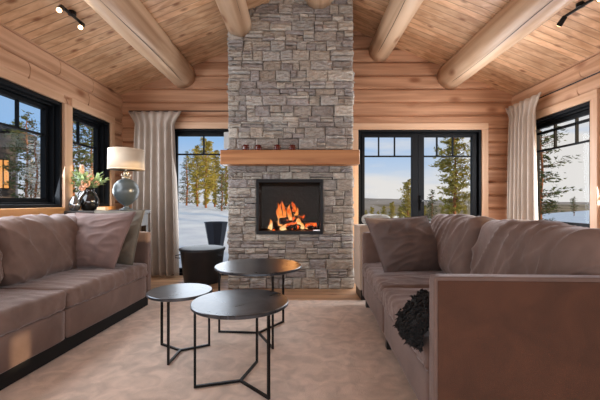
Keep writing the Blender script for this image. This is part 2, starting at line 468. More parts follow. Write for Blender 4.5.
# ------------------------------------------------------------------ windows / doors
def wall_map(axis, plane, sgn):
    """returns f(a, depth, z) -> world; depth positive = into the room"""
    if axis == 'Y': return lambda a, d, z: (plane + sgn * d, a, z)
    return lambda a, d, z: (a, plane + sgn * d, z)
def wbox(mb, f, a0, a1, d0, d1, z0, z1):
    p = f(a0, d0, z0); q = f(a1, d1, z1)
    mb.box(min(p[0], q[0]), max(p[0], q[0]), min(p[1], q[1]), max(p[1], q[1]), z0, z1)
def window(name, axis, plane, sgn, hole, vbars, hbars, glass_d=-0.13, fw=0.10, casing_w=0.095, vfrom=None, leafs=None, bottom=True, sides=(1, 1), casing=True):
    a0, a1, z0, z1 = hole; f = wall_map(axis, plane, sgn)
    fr = MB()
    ow = 0.035
    # outer frame (deep lining)
    wbox(fr, f, a0, a0 + ow, -0.20, 0.012, z0, z1); wbox(fr, f, a1 - ow, a1, -0.20, 0.012, z0, z1)
    wbox(fr, f, a0 + ow, a1 - ow, -0.20, 0.012, z1 - ow, z1)
    wbox(fr, f, a0 + ow, a1 - ow, -0.20, 0.012, z0, z0 + ow)
    # step
    s2 = ow + 0.022
    wbox(fr, f, a0 + ow, a0 + s2, -0.16, -0.045, z0 + ow, z1 - ow); wbox(fr, f, a1 - s2, a1 - ow, -0.16, -0.045, z0 + ow, z1 - ow)
    wbox(fr, f, a0 + s2, a1 - s2, -0.16, -0.045, z1 - s2, z1 - ow); wbox(fr, f, a0 + s2, a1 - s2, -0.16, -0.045, z0 + ow, z0 + s2)
    root = struct(fr.build(name, M['black_frame'], bevel=0.004))
    leafs = leafs or [(a0 + fw, a1 - fw)]
    for li, (g0, g1) in enumerate(leafs):
        sash = MB()
        l0 = a0 + s2 if li == 0 else (leafs[li - 1][1] + g0) / 2 + 0.002
        l1 = a1 - s2 if li == len(leafs) - 1 else (g1 + leafs[li + 1][0]) / 2 - 0.002
        zb = z0 + (fw if bottom is True else bottom); zt = z1 - fw
        wbox(sash, f, l0, g0, glass_d - .03, glass_d + .03, z0 + s2, z1 - s2)
        wbox(sash, f, g1, l1, glass_d - .03, glass_d + .03, z0 + s2, z1 - s2)
        wbox(sash, f, g0, g1, glass_d - .03, glass_d + .03, zt, z1 - s2)
        wbox(sash, f, g0, g1, glass_d - .03, glass_d + .03, z0 + s2, zb)
        so = sash.build('sash', M['black_frame'], root, bevel=0.004)
        bars = MB()
        for hz_, hh in hbars: wbox(bars, f, g0, g1, glass_d - .015, glass_d + .018, hz_ - hh / 2, hz_ + hh / 2)
        lowz = vfrom if vfrom else zb
        for vb in vbars:
            if g0 < vb < g1: wbox(bars, f, vb - .009, vb + .009, glass_d - .015, glass_d + .018, lowz, zt)
        bars.build('glazing_bars', M['black_frame'], so)
        gl = MB(); wbox(gl, f, g0 - .01, g1 + .01, glass_d - .004, glass_d + .004, zb - .01, zt + .01)
        gl.build('pane', M['glass'], so)
    if casing:
        cw = casing_w; cz = M['casing']
        mh = M['casing_h'] if axis == 'X' else M['casing_y']
        c = MB()
        if sides[0]: wbox(c, f, a0 - cw, a0, -0.02, 0.035, 0 if not bottom or z0 < .01 else z0 - .0, z1)
        if sides[1]: wbox(c, f, a1, a1 + cw, -0.02, 0.035, 0 if z0 < .01 else z0, z1)
        c.build('casing', cz, root, bevel=0.005)
        c = MB(); wbox(c, f, a0 - (cw if sides[0] else 0), a1 + (cw if sides[1] else 0), -0.02, 0.037, z1, z1 + 0.095)
        c.build('head_casing', mh, root, bevel=0.005)
        if z0 > .1:
            c = MB(); wbox(c, f, a0 - (cw if sides[0] else 0), a1 + (cw if sides[1] else 0), -0.02, 0.05, z0 - .085, z0)
            c.build('sill', M['sill'] if axis == 'Y' else mh, root, bevel=0.006)
    return root
window('window_1', 'Y', XL, 1, W1, [3.46, 3.12, 2.78], [(1.83, .022)], vfrom=1.83, sides=(1, 0))
window('window_2', 'Y', XL, 1, W2, [4.41], [(1.83, .022)], vfrom=1.83, sides=(0, 1))
# the wide post between the two left windows
mb = MB(); mb.box(XL - .02, XL + .045, W1[1], W2[0], W1[2] - .085, W1[3] + .0); struct(mb.build('trim_1', M['casing'], bevel=0.005))
window('window_3', 'Y', XR, -1, W3, [4.182, 4.534], [(1.80, .022), (2.04, .03)], vfrom=1.80, sides=(1, 1))
window('added_window_4', 'Y', XR, -1, W4, [1.32, 1.68], [(1.80, .022)], sides=(1, 1))
window('added_window_5', 'Y', XR, -1, W5, [], [], sides=(1, 1))
d1 = window('door_1', 'X', YB, -1, D1, [1.19, 1.43, 2.07, 2.31], [(1.79, .022)], glass_d=-0.05, fw=0.10, vfrom=1.79, leafs=[(0.975, 1.685), (1.87, 2.59)])
mb = MB(); p = px(421.5, 195, YB)
mb.box(p.x - .018, p.x + .018, YB + .0, YB + .012, .98, 1.2)
mb.tube([(p.x, YB + .01, 1.12), (p.x, YB - .05, 1.12), (p.x + .0, YB - .055, 1.12), (p.x + .11, YB - .055, 1.115)], .010, 8)
mb.build('door_handle', M['black_metal'], d1)
d2 = window('door_2', 'X', YB, -1, D2, [-1.455, -1.09], [(1.82, .022)], glass_d=-0.05, fw=0.10, vfrom=1.82, sides=(1, 0), leafs=[(-1.85, -1.02)])

# ------------------------------------------------------------------ fireplace
FY = 4.43; FX0, FX1 = -0.911, 0.672
fx0, fx1, fz0, fz1 = -0.55, 0.287, 0.695, 1.387
fireplace = empty('fireplace', (-0.1, FY + .3, 0), label='tall grey stacked-stone chimney with built-in glass fireplace and wooden mantel', cat='fireplace')
FO = Vector(fireplace.location)
def fchild(mb, name, m, parent=None, **k):
    mb.v = [tuple(Vector(v) - FO) for v in mb.v]
    return mb.build(name, m, parent or fireplace, **k)
core = MB()
cy = FY + 0.03
# core with a recess for the firebox
core.box(FX0 + .03, FX1 - .03, cy, YB - .0, 0, fz0)
core.box(FX0 + .03, fx0, cy, YB - .0, fz0, fz1); core.box(fx1, FX1 - .03, cy, YB - .0, fz0, fz1)
core.box(fx0, fx1, FY + .48, YB, fz0, fz1)
core.box(FX0 + .03, FX1 - .03, cy, YB, fz1, 3.42)
core.box(-.6, .6, cy, YB, 3.42, 3.60)
fchild(core, 'masonry_core', M['mortar'])
rnd = random.Random(11)
TONES = [(172,166,158), (164,158,151), (180,174,164), (158,152,147), (168,159,148), (186,181,172), (162,157,155), (174,166,155), (152,146,142), (176,173,168)]
stones = MB()
def stone(a0, a1, z0, z1, mapf, zseed):
    g = rnd.uniform(.001, .0032)
    a0 += g; a1 -= g; z0 += g; z1 -= g
    if a1 - a0 < .012 or z1 - z0 < .01: return
    dep = rnd.uniform(-.012, .022)
    nx = max(3, int((a1 - a0) / .016)); nz = max(3, int((z1 - z0) / .013))
    c = rnd.choice(TONES); v = rnd.uniform(1.0, 1.14)
    col = srgb(*[min(255, q * v) for q in c])[:3]
    vs = []; fs = []
    jit = [rnd.uniform(-.003, .003) for _ in range(4)]
    tilt = rnd.uniform(-.01, .01); tiltz = rnd.uniform(-.008, .008)
    for j in range(nz + 1):
        for i in range(nx + 1):
            u = i / nx; w = j / nz
            edge = min(u, 1 - u, w, 1 - w) < 1e-6
            a = a0 + (a1 - a0) * u + (jit[0] * (1 - w) + jit[1] * w); z = z0 + (z1 - z0) * w + (jit[2] * (1 - u) + jit[3] * u)
            d = dep + tilt * (u - .5) + tiltz * (w - .5)
            d += .014 * noise.noise(Vector((a * 14, zseed, z * 34))) + .009 * noise.noise(Vector((a * 40, zseed + 3, z * 70))) 
            if edge: d -= .014
            vs.append(mapf(a, d, z))
    base = len(vs)
    ring = [i for i in range(nx + 1)] + [j * (nx + 1) + nx for j in range(1, nz + 1)] + [nz * (nx + 1) + i for i in range(nx - 1, -1, -1)] + [j * (nx + 1) for j in range(nz - 1, 0, -1)]
    for j in range(nz):
        for i in range(nx):
            k = j * (nx + 1) + i
            fs.append((k, k + 1, k + nx + 2, k + nx + 1))
    for idx in ring:
        a = a0 + (a1 - a0) * ((idx % (nx + 1)) / nx); z = z0 + (z1 - z0) * ((idx // (nx + 1)) / nz)
        vs.append(mapf(a, -.05, z))
    nr = len(ring)
    for q in range(nr):
        q2 = (q + 1) % nr
        fs.append((ring[q2], ring[q], base + q, base + q2))
    stones.add(vs, fs, col)
def stone_region(a0, a1, z0, z1, mapf, zs, top=None):
    z = z0
    while z < z1 - .02:
        bh = rnd.choice((.09, .11, .125, .14, .10, .07))
        if z1 - (z + bh) < .05: bh = z1 - z
        a = a0
        while a < a1 - .01:
            bw = rnd.uniform(.10, .30)
            if a1 - (a + bw) < .07: bw = a1 - a
            if top is None or z < top(a, a + bw):
                k = rnd.choice((1, 1, 1, 2, 2, 2, 3)) if bh > .08 else rnd.choice((1, 1, 2))
                cuts = [0] + sorted(rnd.uniform(.25, .75) for _ in range(k - 1)) + [1]
                if k == 3: cuts = [0, rnd.uniform(.28, .38), rnd.uniform(.6, .72), 1]
                for i in range(k):
                    c0, c1 = z + bh * cuts[i], z + bh * cuts[i + 1]
                    if k > 1 and bw > .17 and rnd.random() < .45:
                        mid = a + bw * rnd.uniform(.35, .65)
                        stone(a, mid, c0, c1, mapf, zs); stone(mid, a + bw, c0, c1, mapf, zs)
                    else: stone(a, a + bw, c0, c1, mapf, zs)
            a += bw
        z += bh
front = lambda a, d, z: (a, FY - d, z)
tp = lambda a, b: max(ceil(a), ceil(b)) + .05
stone_region(FX0, FX1, 0, fz0, front, 0)
stone_region(FX0, fx0, fz0, fz1, front, 0)
stone_region(fx1, FX1, fz0, fz1, front, 0)
stone_region(FX0, FX1, fz1, 3.85, front, 0, tp)
stone_region(FY + .02, YB, 0, 3.40, lambda a, d, z: (FX0 - d, a, z), 5)
stone_region(FY + .02, YB, 0, 3.40, lambda a, d, z: (FX1 + d, a, z), 9)
st = fchild(stones, 'stone_cladding', M['stone'])
bm = bmesh.new(); bm.from_mesh(st.data); bmesh.ops.recalc_face_normals(bm, faces=bm.faces); bm.to_mesh(st.data); bm.free()
# firebox
fb = MB(); w = .035
M['firebrick'] = plain('sooty_firebox', srgb(14, 12, 11), 0.8, bump=.5, bscale=20)
fb.box(fx0, fx0 + .02, FY, FY + .47, fz0, fz1); fb.box(fx1 - .02, fx1, FY, FY + .47, fz0, fz1)
fb.box(fx0 + .02, fx1 - .02, FY + .45, FY + .47, fz0, fz1)
fb.box(fx0 + .02, fx1 - .02, FY, FY + .45, fz1 - .02, fz1); fb.box(fx0 + .02, fx1 - .02, FY, FY + .45, fz0, fz0 + .03)
fchild(fb, 'firebox', M['firebrick'])
fr = MB()
fr.box(fx0, fx0 + .03, FY - .03, FY + .03, fz0, fz1); fr.box(fx1 - .03, fx1, FY - .03, FY + .03, fz0, fz1)
fr.box(fx0 + .03, fx1 - .03, FY - .03, FY + .03, fz1 - .04, fz1); fr.box(fx0 + .03, fx1 - .03, FY - .03, FY + .03, fz0, fz0 + .04)
dr = fchild(fr, 'firebox_door', M['black_metal'])
g = MB(); g.box(fx0 + .028, fx1 - .028, FY - .004, FY + .004, fz0 + .035, fz1 - .035); fchild(g, 'door_glass', M['fire_glass'], dr)
g = MB(); g.box(fx1 - .12, fx1 - .04, FY - .045, FY - .031, fz0 + .045, fz0 + .057)
fchild(g, 'door_handle', plain('steel_handle', srgb(200, 200, 200), .25, 1), dr)
# mantel
mt = MB(); mt.box(-.967, .722, 4.23, FY + .0, 1.555, 1.732)
fchild(mt, 'mantel', M['mantel'], bevel=0.01)

# burning firewood
M['char'] = plain('charred_wood', srgb(26, 20, 18), .9, bump=1, bscale=50)
def ember_mat():
    m, t, b, o = newmat('glowing_log'); L = t.links.new; nn = t.nodes.new
    tcn = nn('ShaderNodeTexCoord'); n = nn('ShaderNodeTexNoise'); n.inputs['Scale'].default_value = 11; n.inputs['Detail'].default_value = 6
    L(tcn.outputs['Object'], n.inputs[0])
    r = nn('ShaderNodeValToRGB'); r.color_ramp.elements[0].position = .56; r.color_ramp.elements[0].color = (0, 0, 0, 1)
    r.color_ramp.elements[1].position = .72; r.color_ramp.elements[1].color = (1, .13, .015, 1)
    L(n.outputs['Fac'], r.inputs[0]); L(r.outputs[0], b.inputs['Emission Color']); b.inputs['Emission Strength'].default_value = 2.5
    b.inputs['Base Color'].default_value = srgb(34, 24, 20); b.inputs['Roughness'].default_value = .95
    return m
M['ember'] = ember_mat()
def firelog(c, ang, L_, r, tilt, seed, label):
    mb = MB(); d = Vector((math.cos(ang) * math.cos(tilt), math.sin(ang) * math.cos(tilt), math.sin(tilt)))
    pts = [Vector((0, 0, 0)) + d * (L_ * (i / 10 - .5)) + Vector((0, 0, .006 * math.sin(i + seed))) for i in range(11)]
    mb.tube(pts, [r * (1 + .12 * noise.noise(Vector((i * .9, seed, 0)))) for i in range(11)], 10)
    o = mb.build('firewood_log', M['ember'], smooth=True); o.location = c
    return tag(o, label, 'firewood', 'logs burning in the fireplace')
fzb = fz0 + .03
firelog((-.20, FY + .24, fzb + .06), .10, .42, .055, 0, 1, 'charred log lying lowest at the left of the fire')
firelog((.07, FY + .26, fzb + .055), -.15, .30, .05, 0, 2, 'charred log glowing red at the right of the fire')
firelog((-.10, FY + .20, fzb + .15), .5, .36, .045, .12, 3, 'burning log laid diagonally across the top of the fire')
firelog((-.04, FY + .17, fzb + .045), .9, .24, .04, 0, 4, 'short dark log in front of the flames near the glass')
ash = MB(); vs = []; fs = []
for j in range(9):
    for i in range(25):
        x = -.46 + .66 * i / 24; y = FY + .10 + .32 * j / 8
        vs.append((x, y, fzb + .004 + .03 * max(0, noise.noise(Vector((x * 20, y * 20, 2))) + .3) * (0 if i in (0, 24) or j in (0, 8) else 1)))
for j in range(8):
    for i in range(24): k = j * 25 + i; fs.append((k, k + 1, k + 26, k + 25))
ash.add(vs, fs)
tag(ash.build('ember_bed', M['ember'], smooth=True), 'bed of glowing embers under the burning logs', 'embers', kind='stuff')
def flame_mat():
    m, t, b, o = newmat('flame'); t.nodes.remove(b); L = t.links.new; nn = t.nodes.new
    tcn = nn('ShaderNodeTexCoord'); sp = nn('ShaderNodeSeparateXYZ'); L(tcn.outputs['Generated'], sp.inputs[0])
    n = nn('ShaderNodeTexNoise'); n.inputs['Scale'].default_value = 14; n.inputs['Detail'].default_value = 4; L(tcn.outputs['Object'], n.inputs[0])
    ad = nn('ShaderNodeMath'); ad.operation = 'MULTIPLY_ADD'; ad.inputs[1].default_value = 1.1; L(n.outputs['Fac'], ad.inputs[0])
    ng = nn('ShaderNodeMath'); ng.operation = 'MULTIPLY_ADD'; ng.inputs[1].default_value = -.75; ng.inputs[2].default_value = .25
    L(sp.outputs['Z'], ng.inputs[0]); L(ng.outputs[0], ad.inputs[2])
    r = nn('ShaderNodeValToRGB'); e = r.color_ramp.elements
    e[0].position = .12; e[0].color = (.5, .06, .008, 1); e[1].position = .82; e[1].color = (1, .72, .34, 1)
    q = e.new(.42); q.color = (1, .30, .05, 1)
    L(ad.outputs[0], r.inputs[0])
    em = nn('ShaderNodeEmission'); em.inputs[1].default_value = 1.5; L(r.outputs[0], em.inputs[0])
    tr = nn('ShaderNodeBsdfTransparent'); lw = nn('ShaderNodeLayerWeight'); lw.inputs[0].default_value = .35
    mr = nn('ShaderNodeMapRange'); mr.inputs['From Min'].default_value = .15; mr.inputs['From Max'].default_value = .8; mr.inputs['To Min'].default_value = .12; mr.inputs['To Max'].default_value = 1
    L(lw.outputs['Facing'], mr.inputs['Value'])
    mxs = nn('ShaderNodeMixShader'); L(mr.outputs[0], mxs.inputs[0]); L(em.outputs[0], mxs.inputs[1]); L(tr.outputs[0], mxs.inputs[2]); L(mxs.outputs[0], o.inputs[0])
    return m
M['flame'] = flame_mat()
fl = MB()
rf = random.Random(4)
for (x, z, h, r) in ((280, 226, 24, 3.6), (284, 222, 22, 3), (290, 220, 16, 3.6), (296, 222, 15, 3), (289, 228, 11, 6), (299, 226, 10, 4), (302, 229, 7, 3), (270, 231, 12, 3.0), (275, 229, 8, 3), (294, 212, 11, 3.2), (284, 232, 8, 5), (306, 230, 5, 2.5), (297, 231, 8, 4), (279, 218, 16, 3)):
    d = FY + .2 + rf.uniform(-.06, .08); s_ = d / F
    base = px(x, z, d); hh = h * s_; rr = r * s_ * .72
    pts = []; rad = []
    ph = rf.uniform(0, 6)
    for i in range(12):
        t_ = i / 11
        pts.append(base + Vector((.022 * math.sin(t_ * 4 + ph) * t_ * 1.3, .01 * math.sin(t_ * 3 + ph), hh * t_)))
        rad.append(max(.0006, rr * (math.sin(PI * min(1, t_ * .72 + .28)) ** 1.1) * (1 + .2 * math.sin(t_ * 9 + ph))))
    fl.tube(pts, rad, 10)
flo = fl.build('flames', M['flame'], smooth=True); tag(flo, 'orange and yellow flames rising from the logs behind the glass', 'fire', kind='stuff')
light('fire_glow', 'POINT', (-.12, FY + .15, 1.0), (0, 0, 0), 4, (1, .42, .12), shadow_soft_size=.08)

# tealight holders on mantel
M['red_glass'] = plain('dark_red_glass', srgb(84, 12, 14), .12, coat=.6)
for i, (x, lb) in enumerate(((246, 'leftmost of the four dark red candle holders on the mantel'), (258.5, 'second from left of the four dark red candle holders on the mantel'),
              (277.5, 'third from left of the dark red candle holders, above the middle of the fire'), (292.5, 'rightmost of the four dark red candle holders on the mantel'))):
    p = px(x, 149, 4.32)
    if i == 0:
        hold = empty('candle_holder')
        mb = MB(); mb.lathe([(.018, 0), (.030, .004), (.033, .02), (.028, .045), (.032, .062), (.029, .062), (.025, .045), (.028, .02), (.0, .012)], seg=20)
        mb.build('glass_cup', M['red_glass'], hold, smooth=True)
        mb = MB()
        for k in range(9):
            a = 2 * PI * k / 9; mb.lathe([(0, -.006), (.006, 0), (0, .006)], (.033 * math.cos(a), .033 * math.sin(a), .036), 8)
        mb.build('bead_ring', plain('dull_gold_beads', srgb(120, 70, 40), .35, .7), hold, smooth=True)
        mb = MB(); mb.lathe([(.020, .013), (.020, .03), (.002, .03), (.002, .036), (0, .036)], seg=14)
        mb.build('tealight', plain('wax', srgb(220, 205, 190), .5), hold, smooth=True)
        h0 = hold
    else: hold = copy_tree(h0)
    hold.location = (p.x, 4.31, 1.732); hold.scale = (1.25, 1.25, 1.1)
    tag(hold, lb, 'candle holder', 'red candle holders on the mantel')

# ------------------------------------------------------------------ rug
rg = MB(); rx0, rx1, ry0, ry1 = -1.83, 1.35, .5, 3.89
nx, ny = 100, 110; vs = []; fs = []
for j in range(ny + 1):
    for i in range(nx + 1):
        x = rx0 + (rx1 - rx0) * i / nx; y = ry0 + (ry1 - ry0) * j / ny
        e_ = min(i, nx - i, j, ny - j)
        z = .018 + .003 * noise.noise(Vector((x * 18, y * 18, 0))) if e_ > 0 else .008
        vs.append((x, y, z))
for j in range(ny):
    for i in range(nx): k = j * (nx + 1) + i; fs.append((k, k + 1, k + nx + 2, k + nx + 1))
rg.add(vs, fs); rg.box(rx0, rx1, ry0, ry1, 0.0005, .008)
tag(rg.build('area_rug', M['rug'], smooth=False), 'large beige low-pile rug under the round coffee tables', 'rug')

# ------------------------------------------------------------------ soft furnishing helpers
def cushion(name, size, m, parent=None, r=.05, bulge=.02, wr=.006, seed=0, cuts=26, wscale=(3, 3, 3), edgewr=0.0, thin=2, sag=0, skew=0.0):
    """rounded, slightly domed and creased box centred at origin"""
    hx, hy, hz = [s / 2 for s in size]
    bm = bmesh.new(); bmesh.ops.create_cube(bm, size=2)
    bmesh.ops.subdivide_edges(bm, edges=bm.edges[:], cuts=cuts, use_grid_fill=True)
    h = (hx, hy, hz); r = min(r, hx, hy, hz)
    for v in bm.verts:
        p = Vector((v.co.x, v.co.y, v.co.z))
        # crowd samples to the edges
        p = Vector([math.sin(c * PI / 2) * .45 + c * .55 for c in p])
        P = Vector((p.x * hx, p.y * hy, p.z * hz))
        q = Vector([max(-(h[i] - r), min(h[i] - r, P[i])) for i in range(3)])
        d = P - q
        if d.length > 1e-7: P = q + d.normalized() * r
        nrm = d.normalized() if d.length > 1e-7 else Vector((0, 0, 1))
        others = [i for i in range(3) if i != thin]
        fall = 1
        for i in others: fall *= max(0, 1 - (P[i] / h[i]) ** 2) ** .6
        P[thin] += math.copysign(1, P[thin]) * bulge * fall * min(1, abs(P[thin]) / (h[thin] * .5))
        if sag: P.z -= sag * (1 - abs(P[others[0]] / h[others[0]]) ** 2)
        wa = Vector((P.x * wscale[0] + seed, P.y * wscale[1] + P.z * wscale[1] * skew, P.z * wscale[2] - P.y * wscale[2] * skew * .5))
        w1 = noise.noise(wa)
        w3 = noise.noise(wa * 1.9 + Vector((3.3, 1.7, 9.1)))
        w2 = noise.noise(Vector((P.x * wscale[0] * 2.3 + seed, P.y * wscale[1] * 2.3 + 7, P.z * wscale[2] * 2.3)))
        ridge = (1 - abs(w1) * 2.2) ; ridge = ridge * ridge if ridge > 0 else 0
        r3 = max(0, 1 - abs(w3) * 5); r1 = max(0, 1 - abs(w1) * 6)
        disp = wr * (ridge * .5 + w2 * .5 + r3 * r3 * .8 + r1 * r1 * 1.0 - .6)
        n_ = (P - Vector([q[i] * .0 for i in range(3)])); 
        face = Vector((nrm.x, nrm.y, nrm.z))
        P += face * disp
        v.co = P
    me = bpy.data.meshes.new(name); bm.to_mesh(me); bm.free()
    for p_ in me.polygons: p_.use_smooth = True
    me.materials.append(m)
    o = bpy.data.objects.new(name, me); C.objects.link(o)
    if parent: o.parent = parent
    return o
def pillow(name, w, h, t_, m, seed=0, n=48, wr=.016, ears=.035, shear=0.0):
    """knife-edge scatter pillow in the local XZ plane"""
    vs = []; fs = []; idx = {}
    for side in (-1, 1):
        for j in range(n + 1):
            for i in range(n + 1):
                u = i / n * 2 - 1; v = j / n * 2 - 1
                edge = i in (0, n) or j in (0, n)
                if edge and side == 1: idx[(side, i, j)] = idx[(-1, i, j)]; continue
                x = u * w / 2 * (1 - ears * (1 - v * v) * abs(u)); z = v * h / 2 * (1 - ears * 1.6 * (1 - u * u) * abs(v))
                th = t_ / 2 * ((1 - u ** 2) ** .55) * ((1 - v ** 2) ** .55)
                nz_ = noise.noise(Vector((u * 2.1 + seed, v * 2.1, side * 3))) ; n2 = noise.noise(Vector((u * 1.2 - v * 3 + seed, v * 1.4 + u, side * 5 + 2)))
                rd = max(0, 1 - abs(n2) * 4)
                th += wr * (nz_ + rd * .9) * (1 - max(abs(u), abs(v)) ** 6)
                idx[(side, i, j)] = len(vs); vs.append((x + shear * z, side * th, z))
    for side in (-1, 1):
        for j in range(n):
            for i in range(n):
                q = (idx[(side, i, j)], idx[(side, i + 1, j)], idx[(side, i + 1, j + 1)], idx[(side, i, j + 1)])
                fs.append(q if side == -1 else q[::-1])
    mb = MB(); mb.add(vs, fs); return mb.build(name, m, smooth=True)
def piping(parent, w, h, m, ears=.035, shear=0.0):
    mb = MB(); pts = []
    n = 24
    path = [(-1 + 2 * i / n, -1) for i in range(n)] + [(1, -1 + 2 * i / n) for i in range(n)] + [(1 - 2 * i / n, 1) for i in range(n)] + [(-1, 1 - 2 * i / n) for i in range(n + 1)]
    for u, v in path:
        zz_ = v * h / 2 * (1 - ears * 1.6 * (1 - u * u)); pts.append((u * w / 2 * (1 - ears * (1 - v * v)) + shear * zz_, 0, zz_))
    mb.tube(pts, .005, 6, cap=False); return mb.build('piping', m, parent, smooth=True)

# ------------------------------------------------------------------ sofas
def sofa(origin, rz, s, D, L_, label, AH=.785, seed=0):
    root = empty('sofa', (origin[0], origin[1], 0), rz, label=label, cat='sofa')
    V = M['velvet']
    def put(o, u, v, z, rot=None):
        o.location = (s * u, v, z)
        if rot: o.rotation_euler = rot
        return o
    ta = .08; zb = .115
    for v0, nm in ((0, 'near'), (L_ - ta, 'far')):
        o = put(cushion('arm', (D, ta, AH - zb), V, root, r=.016, bulge=.0, wr=.001, cuts=14, thin=1), D / 2, v0 + ta / 2, (AH + zb) / 2)
        sd = -1 if nm == 'near' else 1
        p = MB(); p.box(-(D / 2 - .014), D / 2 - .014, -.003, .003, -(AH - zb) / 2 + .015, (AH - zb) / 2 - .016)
        po = p.build('outer_panel', M['outer'], o, bevel=.003); po.location = (0, sd * (ta / 2 + .001), 0)  # thin slab on the arm's outer side, darker brown than the velvet
        po['label'] = 'brown outer panel of the arm'
    # base in two halves
    half = (L_ - 2 * ta) / 2
    for k in range(2):
        put(cushion('base', (D - .12, half - .004, .335 - zb), V, root, r=.018, bulge=.0, wr=.002, cuts=12, seed=k), (D - .12) / 2 + .005, ta + half * (k + .5), (.335 + zb) / 2)
    mb = MB(); pf = .09 if s > 0 else .012; mb.box(min(s * pf, s * (D - .1)), max(s * pf, s * (D - .1)), .05, L_ - .05, .024, zb + .02); mb.build('dark_underblock', M['sofa_shade'], root)  # black block standing in for the shadow under the sofa
    put(cushion('backrest', (.13, L_ - 2 * ta, AH - zb - .01), V, root, r=.03, bulge=0, wr=.002, cuts=12, thin=0), D - .065, L_ / 2, (AH + zb) / 2)
    sd_ = .80 if D > 1 else .69
    for k in range(2):
        put(cushion('seat_cushion', (sd_, half - .006, .135), V, root, r=.035, bulge=.022, wr=.005, seed=seed + k * 5, wscale=(2.0, 9, 4), cuts=56, skew=.2), sd_ / 2 - .012, ta + half * (k + .5), .405)
        bt = .24
        o = cushion('back_cushion', (bt, half - .005, .53), M['velvet_l'], root, r=.10, bulge=.05, wr=.013, seed=seed + 20 + k * 3, wscale=(1.2, 4.6, 1.3), cuts=64, thin=0, skew=.5)
        put(o, D - .13 - bt / 2 - .035, ta + half * (k + .5), .718, (R(0), R(11 * s), R(0)))
    for v in (.10, L_ / 2, L_ - .10):
        for u in (.05, D - .09):
            mb = MB(); mb.box(-.025, .025, -.025, .025, 0, .118); o = mb.build('leg', M['dark_leg'], root, bevel=.003); put(o, u, v, .019 if (s * u + origin[0] < 1.3 and s * u + origin[0] > -1.82) else 0)
            o.scale.z = (.118 - o.location.z) / .118
    return root
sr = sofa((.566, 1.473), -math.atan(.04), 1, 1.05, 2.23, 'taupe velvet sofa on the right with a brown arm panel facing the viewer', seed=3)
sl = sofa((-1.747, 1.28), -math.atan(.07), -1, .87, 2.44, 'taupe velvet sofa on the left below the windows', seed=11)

# scatter pillows
p1 = pillow('throw_pillow', .60, .52, .20, M['pillow_c'], 1, shear=-.24)
p1.location = (.965, 3.16, .715); p1.rotation_euler = (R(-16), R(-2), R(8))
piping(p1, .60, .52, M['pillow_c'], shear=-.24); tag(p1, 'taupe throw pillow leaning at the far end of the right sofa', 'pillow')
p2 = pillow('throw_pillow', .60, .53, .18, M['pillow_a'], 5, shear=.26)
p2.location = (-1.92, 3.27, .745); p2.rotation_euler = (R(-15), R(-1), R(-5))
piping(p2, .60, .53, M['pillow_a'], shear=.26); tag(p2, 'mauve velvet throw pillow in front at the far end of the left sofa', 'pillow')
p3 = pillow('throw_pillow', .54, .54, .13, M['pillow_b'], 9, shear=.12)
p3.location = (-1.85, 3.47, .755); p3.rotation_euler = (R(-11), R(0), R(-8))
piping(p3, .54, .54, M['pillow_b'], shear=.12); tag(p3, 'grey linen throw pillow tucked behind the mauve one on the left sofa', 'pillow')

# black fur throw over the near seat of right sofa
def fur_throw():
    rn = random.Random(8)
    # path over cushion edge in (u,z): from seat top to hanging front
    sec = [(.40, .51), (.30, .55), (.22, .585), (.14, .60), (.06, .585), (.0, .55), (-.02, .52), (-.027, .49), (-.028, .465), (-.026, .445)]
    mb = MB()
    n = len(sec); m_ = 16; vs = []; fs = []
    for layer in (0, 1):
        for i, (u, z) in enumerate(sec):
            for j in range(m_ + 1):
                v = .09 + .31 * j / m_ * (1 - .10 * (i / n))
                bump_ = .035 * (noise.noise(Vector((u * 9, v * 11, z * 9))) + .6) + .02
                edge = j in (0, m_) or i in (0, n - 1)
                off = (.0 if edge else bump_) if layer else -.004
                if i < 6: P = (u, v, z + off - .01)
                else: P = (u - off, v, z)
                vs.append(P)
    def I(l, i, j): return l * n * (m_ + 1) + i * (m_ + 1) + j
    for l in (0, 1):
        for i in range(n - 1):
            for j in range(m_):
                q = (I(l, i, j), I(l, i, j + 1), I(l, i + 1, j + 1), I(l, i + 1, j)); fs.append(q if l else q[::-1])
    for i in range(n - 1):
        for j in (0, m_): fs.append((I(0, i, j), I(0, i + 1, j), I(1, i + 1, j), I(1, i, j)))
    for j in range(m_):
        for i in (0, n - 1): fs.append((I(0, i, j), I(0, i, j + 1), I(1, i, j + 1), I(1, i, j)))
    mb.add(vs, fs)
    # curly tufts
    for k in range(1300):
        i = rn.uniform(0, n - 1.001); j = rn.uniform(0, m_)
        a = Vector(vs[I(1, int(i), int(j) if int(j) < m_ else m_)]); b = Vector(vs[I(1, int(i) + 1, int(j))])
        p = a.lerp(b, i - int(i)) + Vector((rn.uniform(-.008, .008), rn.uniform(-.012, .012), rn.uniform(-.006, .006)))
        d = Vector((-.6 if i > 5 else rn.uniform(-.4, .4), rn.uniform(-.6, .6), .4 if i < 5 else rn.uniform(-.6, .2))).normalized() * rn.uniform(.010, .02)
        mb.tube([p, p + d * .6, p + d + Vector((rn.uniform(-.008, .008), rn.uniform(-.008, .008), -.008))], [.007, .0055, .001], 5)
    o = mb.build('fur_throw', M['fur'], smooth=True)
    bm = bmesh.new(); bm.from_mesh(o.data); bmesh.ops.recalc_face_normals(bm, faces=bm.faces); bm.to_mesh(o.data); bm.free()
    o.location = (.566, 1.473, 0); o.rotation_euler = (0, 0, -math.atan(.04))
    tag(o, 'black curly fur throw draped over the seat edge of the right sofa', 'blanket')
fur_throw()

